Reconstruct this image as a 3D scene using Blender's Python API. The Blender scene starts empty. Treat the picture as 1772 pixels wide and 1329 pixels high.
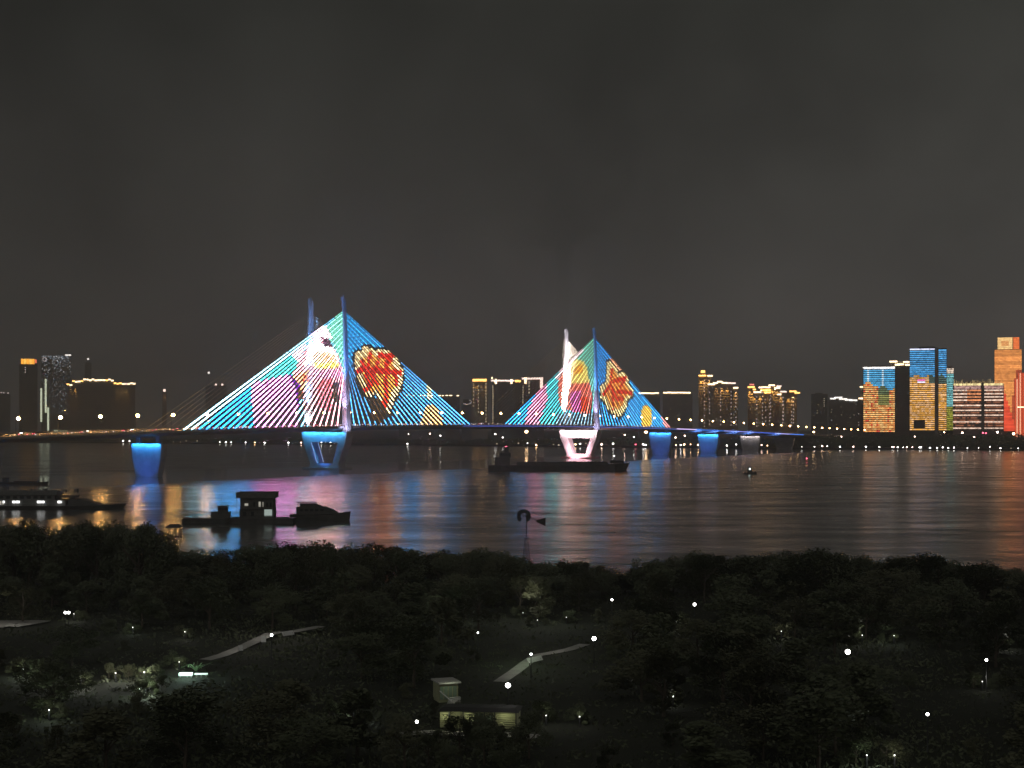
import bpy, math, random
import numpy as np
from mathutils import Vector, Matrix

random.seed(7)
rng = np.random.default_rng(11)
scene = bpy.context.scene
COL = scene.collection

# ------------------------------------------------------------------ camera
F = 2560.0            # focal length in photo pixels (photo 1772 wide)
CX, HY, H = 886.0, 732.0, 29.8     # principal column, horizon row, camera height above the river
cam_d = bpy.data.cameras.new('camera')
cam = bpy.data.objects.new('camera', cam_d); COL.objects.link(cam)
cam.location = (0, 0, H); cam.rotation_euler = (math.radians(90), 0, 0)
cam_d.sensor_width = 36.0; cam_d.lens = F / 1772 * 36.0
cam_d.shift_y = (HY - 664.5) / 1772
cam_d.clip_start = 0.5; cam_d.clip_end = 40000
scene.camera = cam

# ------------------------------------------------------------------ world: night sky with city glow
world = bpy.data.worlds.new('World'); scene.world = world; world.use_nodes = True
nt = world.node_tree; nt.nodes.clear()
def N(t, **k):
    n = nt.nodes.new(t)
    for a, b in k.items(): setattr(n, a, b)
    return n
wout = N('ShaderNodeOutputWorld')
sky = N('ShaderNodeTexSky', sky_type='NISHITA', sun_disc=False)
sky.sun_elevation = math.radians(-6); sky.sun_rotation = math.radians(200)
bg_n = N('ShaderNodeBackground'); bg_n.inputs['Strength'].default_value = 0.05
nt.links.new(sky.outputs[0], bg_n.inputs['Color'])
tc = N('ShaderNodeTexCoord'); sx = N('ShaderNodeSeparateXYZ')
nt.links.new(tc.outputs['Generated'], sx.inputs[0])
ramp = N('ShaderNodeValToRGB')
cr = ramp.color_ramp
cr.elements[0].position = 0.0; cr.elements[0].color = (.1, .092, .084, 1)
cr.elements[1].position = 1.0; cr.elements[1].color = (.016, .017, .015, 1)
for p, c in ((.05, (.077, .072, .067)), (.13, (.054, .052, .047)), (.27, (.031, .0315, .0275)), (.5, (.022, .023, .02))):
    e = cr.elements.new(p); e.color = (*c, 1)
nz = N('ShaderNodeTexNoise'); nz.inputs['Scale'].default_value = 4.2; nz.inputs['Detail'].default_value = 5; nz.inputs['Roughness'].default_value = .55
nt.links.new(tc.outputs['Generated'], nz.inputs['Vector'])
mr = N('ShaderNodeMapRange'); mr.inputs['From Min'].default_value = .25; mr.inputs['From Max'].default_value = .75; mr.inputs['To Min'].default_value = .62; mr.inputs['To Max'].default_value = 1.36
nt.links.new(nz.outputs[0], mr.inputs[0])
ax = N('ShaderNodeMapRange'); ax.inputs['From Min'].default_value = -.6; ax.inputs['From Max'].default_value = .6
ax.inputs['To Min'].default_value = .44; ax.inputs['To Max'].default_value = 1.18
nt.links.new(sx.outputs['X'], ax.inputs[0])
mu = N('ShaderNodeMath', operation='MULTIPLY'); nt.links.new(mr.outputs[0], mu.inputs[0]); nt.links.new(ax.outputs[0], mu.inputs[1])
bg_g = N('ShaderNodeBackground')
nt.links.new(sx.outputs['Z'], ramp.inputs[0]); nt.links.new(ramp.outputs[0], bg_g.inputs['Color'])
nt.links.new(mu.outputs[0], bg_g.inputs['Strength'])
addw = N('ShaderNodeAddShader')
nt.links.new(bg_n.outputs[0], addw.inputs[0]); nt.links.new(bg_g.outputs[0], addw.inputs[1])
nt.links.new(addw.outputs[0], wout.inputs['Surface'])

# one weak, wide sun lamp added behind the camera to lift the dark foreground
sl = bpy.data.lights.new('fill_sun', 'SUN'); sl.energy = 0.28; sl.angle = math.radians(110); sl.color = (1, .97, .9)
so = bpy.data.objects.new('fill_sun', sl); COL.objects.link(so); so.rotation_euler = (math.radians(42), 0, math.radians(-20))

vs = scene.view_settings
vs.view_transform = 'Standard'; vs.look = 'None'; vs.exposure = 0; vs.gamma = 1; vs.use_curve_mapping = False
scene.render.engine = 'CYCLES'

# ------------------------------------------------------------------ helpers
def lin(r, g, b):
    f = lambda v: (v/255/12.92) if v/255 <= .04045 else ((v/255+.055)/1.055)**2.4
    return (f(r), f(g), f(b))
def P(x, y, d):            # a point seen at photo pixel x,y and standing d metres away
    return Vector(((x-CX)/F*d, d, H-(y-HY)/F*d))
def G(x, y, z=0.0):        # where the ray through x,y meets height z
    d = (H-z)*F/(y-HY); return Vector(((x-CX)/F*d, d, z))

_m = {}
def mat(name, col=(.5, .5, .5), rough=.7, metal=0, noise=0.0, nscale=1.0, emit=None, strength=1.0, trans=0):
    if name in _m: return _m[name]
    m = bpy.data.materials.new(name); m.use_nodes = True; t = m.node_tree; b = t.nodes['Principled BSDF']
    b.inputs['Base Color'].default_value = (*col, 1); b.inputs['Roughness'].default_value = rough; b.inputs['Metallic'].default_value = metal
    if noise:
        n = t.nodes.new('ShaderNodeTexNoise'); n.inputs['Scale'].default_value = nscale; n.inputs['Detail'].default_value = 4
        c = t.nodes.new('ShaderNodeTexCoord'); t.links.new(c.outputs['Object'], n.inputs['Vector'])
        r = t.nodes.new('ShaderNodeValToRGB')
        r.color_ramp.elements[0].position = .3; r.color_ramp.elements[1].position = .7
        r.color_ramp.elements[0].color = (*[v*(1-noise) for v in col], 1); r.color_ramp.elements[1].color = (*[min(1, v*(1+noise)) for v in col], 1)
        t.links.new(n.outputs[0], r.inputs[0]); t.links.new(r.outputs[0], b.inputs['Base Color'])
    if emit:
        b.inputs['Emission Color'].default_value = (*emit, 1); b.inputs['Emission Strength'].default_value = strength
    _m[name] = m; return m
def led_mat():
    if 'led' in _m: return _m['led']
    m = bpy.data.materials.new('led_display'); m.use_nodes = True; t = m.node_tree; b = t.nodes['Principled BSDF']
    b.inputs['Base Color'].default_value = (.05, .05, .05, 1); b.inputs['Roughness'].default_value = .5
    a = t.nodes.new('ShaderNodeAttribute'); a.attribute_name = 'Col'
    t.links.new(a.outputs['Color'], b.inputs['Emission Color']); b.inputs['Emission Strength'].default_value = 1
    _m['led'] = m; return m

class MB:
    def __init__(s): s.v = []; s.f = []; s.c = []
    def quad(s, a, b, c, d, col=None):
        i = len(s.v); s.v += [tuple(a), tuple(b), tuple(c), tuple(d)]; s.f.append((i, i+1, i+2, i+3)); s.c.append(col)
    def box(s, x0, x1, y0, y1, z0, z1, col=None):
        i = len(s.v)
        s.v += [(x0,y0,z0),(x1,y0,z0),(x1,y1,z0),(x0,y1,z0),(x0,y0,z1),(x1,y0,z1),(x1,y1,z1),(x0,y1,z1)]
        for q in ((0,3,2,1),(4,5,6,7),(0,1,5,4),(1,2,6,5),(2,3,7,6),(3,0,4,7)):
            s.f.append(tuple(i+k for k in q)); s.c.append(col)
    def hexa(s, pts, col=None):      # 8 points: bottom ring 4, top ring 4
        i = len(s.v); s.v += [tuple(p) for p in pts]
        for q in ((0,3,2,1),(4,5,6,7),(0,1,5,4),(1,2,6,5),(2,3,7,6),(3,0,4,7)):
            s.f.append(tuple(i+k for k in q)); s.c.append(col)
    def tube(s, pts, r, n=6, col=None, caps=True):
        pts = [Vector(p) for p in pts]; rs = r if isinstance(r, (list, tuple)) else [r]*len(pts)
        base = len(s.v)
        for k, p in enumerate(pts):
            t = (pts[min(k+1, len(pts)-1)]-pts[max(k-1, 0)]).normalized()
            up = Vector((0, 0, 1)) if abs(t.z) < .95 else Vector((1, 0, 0))
            a = t.cross(up).normalized(); b = a.cross(t)
            for j in range(n):
                th = 2*math.pi*j/n; s.v.append(tuple(p+rs[k]*(math.cos(th)*a+math.sin(th)*b)))
        for k in range(len(pts)-1):
            for j in range(n):
                s.f.append((base+k*n+j, base+k*n+(j+1) % n, base+(k+1)*n+(j+1) % n, base+(k+1)*n+j)); s.c.append(col)
        if caps:
            s.f.append(tuple(base+j for j in range(n))[::-1]); s.c.append(col)
            s.f.append(tuple(base+(len(pts)-1)*n+j for j in range(n))); s.c.append(col)
    def ball(s, c, rx, ry=None, rz=None, nu=10, nv=6, col=None):
        ry = ry or rx; rz = rz or rx; b = len(s.v)
        for k in range(nv+1):
            ph = math.pi*k/nv
            for j in range(nu):
                th = 2*math.pi*j/nu
                s.v.append((c[0]+rx*math.sin(ph)*math.cos(th), c[1]+ry*math.sin(ph)*math.sin(th), c[2]+rz*math.cos(ph)))
        for k in range(nv):
            for j in range(nu):
                s.f.append((b+k*nu+j, b+(k+1)*nu+j, b+(k+1)*nu+(j+1) % nu, b+k*nu+(j+1) % nu)); s.c.append(col)
    def loft(s, rings, col=None, cap=True):
        b = len(s.v); n = len(rings[0])
        for r in rings: s.v += [tuple(p) for p in r]
        for k in range(len(rings)-1):
            for j in range(n):
                s.f.append((b+k*n+j, b+k*n+(j+1) % n, b+(k+1)*n+(j+1) % n, b+(k+1)*n+j)); s.c.append(col)
        if cap:
            s.f.append(tuple(b+j for j in range(n))[::-1]); s.c.append(col)
            s.f.append(tuple(b+(len(rings)-1)*n+j for j in range(n))); s.c.append(col)
    def mesh(s, name, m, smooth=False):
        me = bpy.data.meshes.new(name); me.from_pydata(s.v, [], s.f)
        if any(c is not None for c in s.c):
            at = me.color_attributes.new('Col', 'FLOAT_COLOR', 'CORNER')
            arr = np.ones((len(me.loops), 4), dtype=np.float32); k = 0
            for f, c in zip(s.f, s.c):
                arr[k:k+len(f), :3] = c if c is not None else (0, 0, 0); k += len(f)
            at.data.foreach_set('color', arr.ravel())
        me.materials.append(m)
        if smooth: me.polygons.foreach_set('use_smooth', [True]*len(me.polygons))
        me.update(); return me
    def build(s, name, m, parent=None, smooth=False):
        o = bpy.data.objects.new(name, s.mesh(name, m, smooth)); COL.objects.link(o)
        if parent: o.parent = parent
        return o
def tag(o, label=None, cat=None, group=None, kind=None):
    if label: o['label'] = label
    if cat: o['category'] = cat
    if group: o['group'] = group
    if kind: o['kind'] = kind
    return o
def empty(name, loc=(0, 0, 0), rz=0.0):
    o = bpy.data.objects.new(name, None); COL.objects.link(o); o.location = loc; o.rotation_euler = (0, 0, rz); o.empty_display_size = .5
    return o
def put(name, me, parent=None, loc=None, rot=None, sc=None):
    o = bpy.data.objects.new(name, me); COL.objects.link(o)
    if parent: o.parent = parent
    if loc is not None: o.location = loc
    if rot is not None: o.rotation_euler = rot
    if sc is not None: o.scale = sc
    return o
def copy_tree(o, parent=None):
    c = o.copy(); COL.objects.link(c); c.parent = parent
    for ch in o.children: copy_tree(ch, c)
    return c
def light(kind, loc, power, col, parent=None, aim=None, spot=60, blend=.6, size=None, radius=.3, name='flood_lamp'):
    l = bpy.data.lights.new(name, kind); l.energy = power; l.color = col
    if kind == 'SPOT': l.spot_size = math.radians(spot); l.spot_blend = blend; l.shadow_soft_size = radius
    elif kind == 'AREA': l.shape = 'RECTANGLE'; l.size, l.size_y = size
    else: l.shadow_soft_size = radius
    o = bpy.data.objects.new(name, l); COL.objects.link(o); o.location = loc
    if parent: o.parent = parent
    if aim is not None:
        d = (Vector(aim)-Vector(loc)); o.rotation_euler = d.to_track_quat('-Z', 'Y').to_euler()
    return o

# ------------------------------------------------------------------ materials
CONC = mat('concrete', (.42, .41, .39), .8, noise=.18, nscale=.25)
STEEL = mat('painted_steel', (.3, .31, .32), .45, .3)
DARKM = mat('dark_metal', (.06, .06, .065), .5, .3)
ASPH = mat('asphalt', (.05, .05, .05), .85, noise=.2, nscale=.6)
WALLD = mat('dark_facade', (.16, .155, .145), .7, noise=.15, nscale=.08)
WALLG = mat('grey_facade', (.22, .215, .2), .7, noise=.15, nscale=.08)
WALLT = mat('tan_facade', (.36, .29, .2), .7, noise=.12, nscale=.08)
GLASSD = mat('dark_glass', (.03, .035, .04), .15)
WHITEP = mat('white_paint', (.75, .75, .73), .5, noise=.06, nscale=.8)
HULL = mat('dark_hull', (.1, .098, .094), .6, noise=.3, nscale=.4)
LEAF = mat('leaves', (.085, .1, .05), .6, noise=.3, nscale=.35)
LEAF2 = mat('leaves_olive', (.1, .105, .055), .6, noise=.3, nscale=.35)
BARK = mat('bark', (.1, .08, .06), .9, noise=.3, nscale=3)
GRASS = mat('ground_grass', (.02, .023, .012), .95, noise=.35, nscale=.15)
PAVE = mat('paving', (.34, .33, .31), .85, noise=.15, nscale=.8)
E_WARM = mat('lamp_warm', (.9, .8, .7), .4, emit=(1, .6, .3), strength=22)
E_PINK = mat('lamp_pinkish', (.9, .8, .8), .4, emit=(1, .66, .5), strength=22)
E_WHITE = mat('lamp_white', (.9, .9, .9), .4, emit=(1, .95, .9), strength=16)
E_RED = mat('lamp_red', (.8, .2, .2), .4, emit=(1, .12, .2), strength=7)
E_SOD = mat('bridge_lamp_sodium', (.9, .8, .6), .4, emit=(1, .5, .15), strength=50)
E_SODP = mat('bridge_lamp_pale', (.9, .8, .7), .4, emit=(1, .56, .22), strength=45)
E_GOLD = mat('roof_lamp_gold', (.9, .7, .4), .4, emit=(1, .5, .12), strength=5)
E_GOLDW = mat('roof_lamp_pale', (.9, .8, .6), .4, emit=(1, .72, .42), strength=5)
E_ROOFW = mat('roof_lamp_white', (.9, .9, .9), .4, emit=(1, .93, .85), strength=2.2)
E_ROOFP = mat('roof_lamp_pink', (.9, .85, .85), .4, emit=(1, .74, .62), strength=2.6)
E_ROOFR = mat('roof_lamp_red', (.9, .3, .3), .4, emit=(1, .25, .2), strength=1.6)
E_GREEN = mat('shelter_light', (.8, .9, .85), .4, emit=(.72, 1, .86), strength=1.1)
E_WIN = mat('lit_window', (.8, .7, .5), .4, emit=(1, .82, .55), strength=.9)
E_WINP = mat('lit_window_pink', (.8, .7, .7), .4, emit=(1, .8, .75), strength=.7)

# ------------------------------------------------------------------ river
wm = bpy.data.materials.new('river_water'); wm.use_nodes = True; t = wm.node_tree; b = t.nodes['Principled BSDF']
b.inputs['Base Color'].default_value = (.1, .1, .096, 1); b.inputs['IOR'].default_value = 1.45
c = t.nodes.new('ShaderNodeTexCoord')
def wnode(tp, **k):
    n = t.nodes.new(tp)
    for a, v in k.items(): setattr(n, a, v)
    return n
def mapped(sx_, sy_):
    mp = wnode('ShaderNodeMapping'); mp.inputs['Scale'].default_value = (sx_, sy_, 1); mp.inputs['Rotation'].default_value = (0, 0, .25)
    t.links.new(c.outputs['Object'], mp.inputs['Vector']); return mp
n1 = wnode('ShaderNodeTexNoise'); n1.inputs['Scale'].default_value = 1; n1.inputs['Detail'].default_value = 5; t.links.new(mapped(.07, .06).outputs[0], n1.inputs['Vector'])
n2 = wnode('ShaderNodeTexNoise'); n2.inputs['Scale'].default_value = 1; n2.inputs['Detail'].default_value = 3; t.links.new(mapped(.4, .3).outputs[0], n2.inputs['Vector'])
n3 = wnode('ShaderNodeTexNoise'); n3.inputs['Scale'].default_value = 1; n3.inputs['Detail'].default_value = 3; t.links.new(mapped(.006, .012).outputs[0], n3.inputs['Vector'])
sp = wnode('ShaderNodeSeparateXYZ'); t.links.new(c.outputs['Object'], sp.inputs[0])
def math2(op, a, bb):
    n = wnode('ShaderNodeMath', operation=op)
    for i, v in enumerate((a, bb)):
        if isinstance(v, (int, float)): n.inputs[i].default_value = v
        else: t.links.new(v, n.inputs[i])
    return n.outputs[0]
wx = math2('MULTIPLY', math2('ADD', sp.outputs['X'], 108.0), -.857)
wy = math2('MULTIPLY', math2('SUBTRACT', sp.outputs['Y'], 954.0), .515)
ww = math2('ADD', math2('ADD', wx, wy), math2('MULTIPLY', n3.outputs[0], 26.0))     # distance from the bridge: a calm slick lies along it
slick = wnode('ShaderNodeMapRange', interpolation_type='SMOOTHSTEP')
slick.inputs['From Min'].default_value = -58; slick.inputs['From Max'].default_value = -38
t.links.new(ww, slick.inputs[0])
beh = wnode('ShaderNodeMapRange', interpolation_type='SMOOTHSTEP'); beh.inputs['From Min'].default_value = 45; beh.inputs['From Max'].default_value = 110; beh.inputs['To Min'].default_value = 1; beh.inputs['To Max'].default_value = .25
t.links.new(ww, beh.inputs[0])
slk = math2('MULTIPLY', slick.outputs[0], beh.outputs[0])
rr = wnode('ShaderNodeMapRange'); rr.inputs['From Min'].default_value = .3; rr.inputs['From Max'].default_value = .7
rr.inputs['To Min'].default_value = .12; rr.inputs['To Max'].default_value = .3; n4 = wnode('ShaderNodeTexNoise'); n4.inputs['Scale'].default_value = 1; n4.inputs['Detail'].default_value = 5; n4.inputs['Roughness'].default_value = .65
mp4 = wnode('ShaderNodeMapping'); mp4.inputs['Scale'].default_value = (.022, .05, 1); t.links.new(c.outputs['Object'], mp4.inputs['Vector']); t.links.new(mp4.outputs[0], n4.inputs['Vector'])
t.links.new(n4.outputs[0], rr.inputs[0])
rmix = wnode('ShaderNodeMix', data_type='FLOAT'); t.links.new(slk, rmix.inputs['Factor'])
t.links.new(rr.outputs[0], rmix.inputs['A']); rmix.inputs['B'].default_value = .1
t.links.new(rmix.outputs['Result'], b.inputs['Roughness'])
hsum = math2('ADD', math2('MULTIPLY', n1.outputs[0], 1.0), math2('MULTIPLY', n2.outputs[0], .35))
bp = wnode('ShaderNodeBump'); bp.inputs['Distance'].default_value = 1.0
bst = wnode('ShaderNodeMapRange'); bst.inputs['To Min'].default_value = .5; bst.inputs['To Max'].default_value = .02; t.links.new(slk, bst.inputs[0])
t.links.new(bst.outputs[0], bp.inputs['Strength'])
t.links.new(hsum, bp.inputs['Height']); t.links.new(bp.outputs[0], b.inputs['Normal'])
mb = MB(); mb.quad((-3500, 150, 0), (3500, 150, 0), (3500, 2600, 0), (-3500, 2600, 0))
tag(mb.build('river', wm), kind='structure')

# ------------------------------------------------------------------ land
shore = [(-3500, 2900), (-1400, 2500), (-760, 2250), (-492, 2150), (10, 1860), (305, 1680), (560, 1600), (1100, 1500), (3500, 1350)]
mb = MB()
for (xa, ya), (xb, yb) in zip(shore[:-1], shore[1:]):
    mb.quad((xa, ya, -.5), (xb, yb, -.5), (xb, yb, 1.6), (xa, ya, 1.6))
    mb.quad((xa, ya, 1.6), (xb, yb, 1.6), (xb*1.02, yb+14, 2.2), (xa*1.02, ya+14, 2.2))
    mb.quad((xa*1.02, ya+14, 2.2), (xb*1.02, yb+14, 2.2), (xb*1.4, 5200, 3), (xa*1.4, 5200, 3))
tag(mb.build('far_bank', GRASS), kind='structure')
# near bank, with a gentle bumpy surface sloping into the river
def near_edge(x): return 272+6*math.sin(x*.06)+(26 if x < -55 else 0)*min(1, max(0, (-55-x)/12))
mb = MB(); xs = np.linspace(-260, 260, 66); nys = 44
def gz(x, y):
    e = near_edge(x); z = 2.0+.35*math.sin(x*.11+1)+.3*math.sin(y*.09+x*.03)
    return min(z, 2.0) if y < e-6 else min(2.0, (e+6-y)*.2-.2)
def rowy(x, k):
    return -120+(near_edge(x)+8+120)*k/(nys-1)
for i in range(len(xs)-1):
    for k in range(nys-1):
        q = [(x, rowy(x, kk), gz(x, rowy(x, kk))) for x, kk in ((xs[i], k), (xs[i+1], k), (xs[i+1], k+1), (xs[i], k+1))]
        mb.quad(*q)
tag(mb.build('near_bank', GRASS), kind='structure')

# ------------------------------------------------------------------ bridge  (local x along the deck, local y across, away from us)
ANG = math.atan2(296, 178)
bridge = empty('cable_stayed_bridge', (-108, 954, 0), ANG)
tag(bridge, 'long cable-stayed bridge with two pairs of pylons and colour-lit stay cables', 'bridge')
SP = 345.4
pf = np.polyfit([-420, -272, -150, 0, 172, 345, 490, 617, 740, 830, 1000, 1150], [18.8, 22.8, 26.2, 27.5, 28.1, 27.6, 25.6, 22.4, 19.4, 17.4, 14, 11.5], 5)
zd = lambda s: float(np.polyval(pf, s))
NW, FW = 0.0, 28.0
def b_world(s, w, z):
    return Vector((-108+math.cos(ANG)*s-math.sin(ANG)*w, 954+math.sin(ANG)*s+math.cos(ANG)*w, z))
def px_to_sz(x, y):        # photo pixel -> point of the near cable plane (s along deck, z height)
    k = (x-CX)/F
    s = (k*954+108)/(math.cos(ANG)-k*math.sin(ANG))
    d = 954+math.sin(ANG)*s
    return s, H-(y-HY)/F*d
# deck girder
mb = MB(); rings = []
S = list(range(-420, 1151, 10))
for s in S:
    z = zd(s); rings.append([(s, -1.8, z), (s, 29.8, z), (s, 29.8, z-1.1), (s, 23, z-3.0), (s, 5, z-3.0), (s, -1.8, z-1.1)])
mb.loft(rings); mb.build('girder', CONC, bridge)
mb = MB()
for s0, s1 in zip(S[:-1], S[1:]):
    mb.quad((s0, 1.0, zd(s0)+.02), (s1, 1.0, zd(s1)+.02), (s1, 27, zd(s1)+.02), (s0, 27, zd(s0)+.02))
mb.build('road_surface', ASPH, bridge)
for w in (7.5, 10.8, 17.2, 20.5):
    mb = MB()
    for s in range(-418, 1140, 12):
        mb.quad((s, w-.08, zd(s)+.035), (s+6, w-.08, zd(s+6)+.035), (s+6, w+.08, zd(s+6)+.035), (s, w+.08, zd(s)+.035))
    tag(mb.build('lane_marking', WHITEP, bridge), kind='stuff')
for w in (-1.5, 29.5, .9, 27.1):
    mb = MB()
    for h in ((.45, .85, 1.2) if w in (-1.5, 29.5) else (.5, .8)):
        mb.tube([(s, w, zd(s)+h) for s in range(-420, 1151, 15)], .06, 4)
    for s in range(-420, 1150, 4):
        mb.box(s-.06, s+.06, w-.06, w+.06, zd(s), zd(s)+1.2)
    tag(mb.build('railing', STEEL, bridge), kind='stuff')
mb = MB()
for s0, s1 in zip(S[:-1], S[1:]):
    mb.hexa([(s0, 13.6, zd(s0)), (s1, 13.6, zd(s1)), (s1, 14.4, zd(s1)), (s0, 14.4, zd(s0)), (s0, 13.8, zd(s0)+.8), (s1, 13.8, zd(s1)+.8), (s1, 14.2, zd(s1)+.8), (s0, 14.2, zd(s0)+.8)])
mb.build('median_barrier', CONC, bridge)
# small lights on the outer railing
mb = MB(); rr_ = random.Random(3)
for s in np.arange(-300, 470, 2.6):
    if rr_.random() < .3: continue
    r = rr_.random(); k = .6+rr_.random()*1.6
    col = (1*k, .62*k, .3*k) if r < .55 else ((1*k, .85*k, .8*k) if r < .85 else (1*k, .25*k, .25*k))
    if s > -145 and r > .3: col = (k*1.2, k*1.05, k*1.1)
    h = rr_.random()*.5; sz = .14+.2*rr_.random()
    mb.box(s-sz*1.6, s+sz*1.6, -1.62, -1.58, zd(s)+.2+h, zd(s)+.2+h+sz*2, col)
tag(mb.build('railing_lights', led_mat(), bridge), kind='stuff')
# blue light line under the near edge; glowing panels paint the wash on the right girder
def strip(name, s0, s1, za, zb, col, y=-1.86, step=8):
    m = MB(); s = s0
    while s < s1-.01:
        e = min(s+step, s1); m.hexa([(s, y, zd(s)-zb), (e, y, zd(e)-zb), (e, y+.04, zd(e)-zb), (s, y+.04, zd(s)-zb), (s, y, zd(s)-za), (e, y, zd(e)-za), (e, y+.04, zd(e)-za), (s, y+.04, zd(s)-za)], col); s = e
    return m.build(name, led_mat(), bridge)
strip('edge_line_and_wash', 138, 300, .75, 1.05, tuple(v*1.5 for v in lin(90, 110, 225)))
strip('edge_line_and_wash', 301, 505, .7, 1.05, tuple(v*1.5 for v in lin(85, 115, 220)))
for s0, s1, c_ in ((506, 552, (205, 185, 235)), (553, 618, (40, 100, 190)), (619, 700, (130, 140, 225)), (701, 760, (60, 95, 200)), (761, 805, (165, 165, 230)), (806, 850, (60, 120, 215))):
    strip('edge_line_and_wash', s0, s1, .15, 1.05, tuple(v*1.9 for v in lin(*c_)))

# pylons: two legs each, portal pier below
def leg(s, w_bot, w_top, z0, z1, inward):
    m = MB(); rings = []
    for k in range(9):
        a = k/8; z = z0+(z1-z0)*a; w = w_bot+(w_top-w_bot)*a
        hs = 2.7-1.0*a; hw = 2.0-.7*a; c_ = .45
        rings.append([(s-hs, w-hw+c_, z), (s-hs+c_, w-hw, z), (s+hs-c_, w-hw, z), (s+hs, w-hw+c_, z), (s+hs, w+hw-c_, z), (s+hs-c_, w+hw, z), (s-hs+c_, w+hw, z), (s-hs, w+hw-c_, z)])
    # slanted top
    rings[-1] = [(p[0], p[1], p[2]+(-1.5 if p[0] > s else 1.2)) for p in rings[-1]]
    m.loft(rings); o = m.build('pylon_leg', CONC, bridge)
    f = MB()
    f.hexa([(s-1.9, w_top-1.5, z1-9), (s-1.0, w_top-1.5, z1-9), (s-1.0, w_top-1.1, z1-9), (s-1.9, w_top-1.1, z1-9),
            (s-1.9, w_top-1.5, z1+2.2), (s-1.0, w_top-1.5, z1+1.6), (s-1.0, w_top-1.1, z1+1.6), (s-1.9, w_top-1.1, z1+2.2)])
    f.build('fin', CONC, o)
    r = MB()     # recessed joint lines as proud ribs on the left face
    for q in (-.55, .55):
        r.hexa([(s-2.9, w_bot+q-.18, z0+5), (s-2.6, w_bot+q-.18, z0+5), (s-2.6, w_bot+q+.18, z0+5), (s-2.9, w_bot+q+.18, z0+5),
                (s-1.84, w_top+q-.14, z1-3), (s-1.6, w_top+q-.14, z1-3), (s-1.6, w_top+q+.14, z1-3), (s-1.84, w_top+q+.14, z1-3)])
    r.build('rib', CONC, o)
    return o
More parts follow.
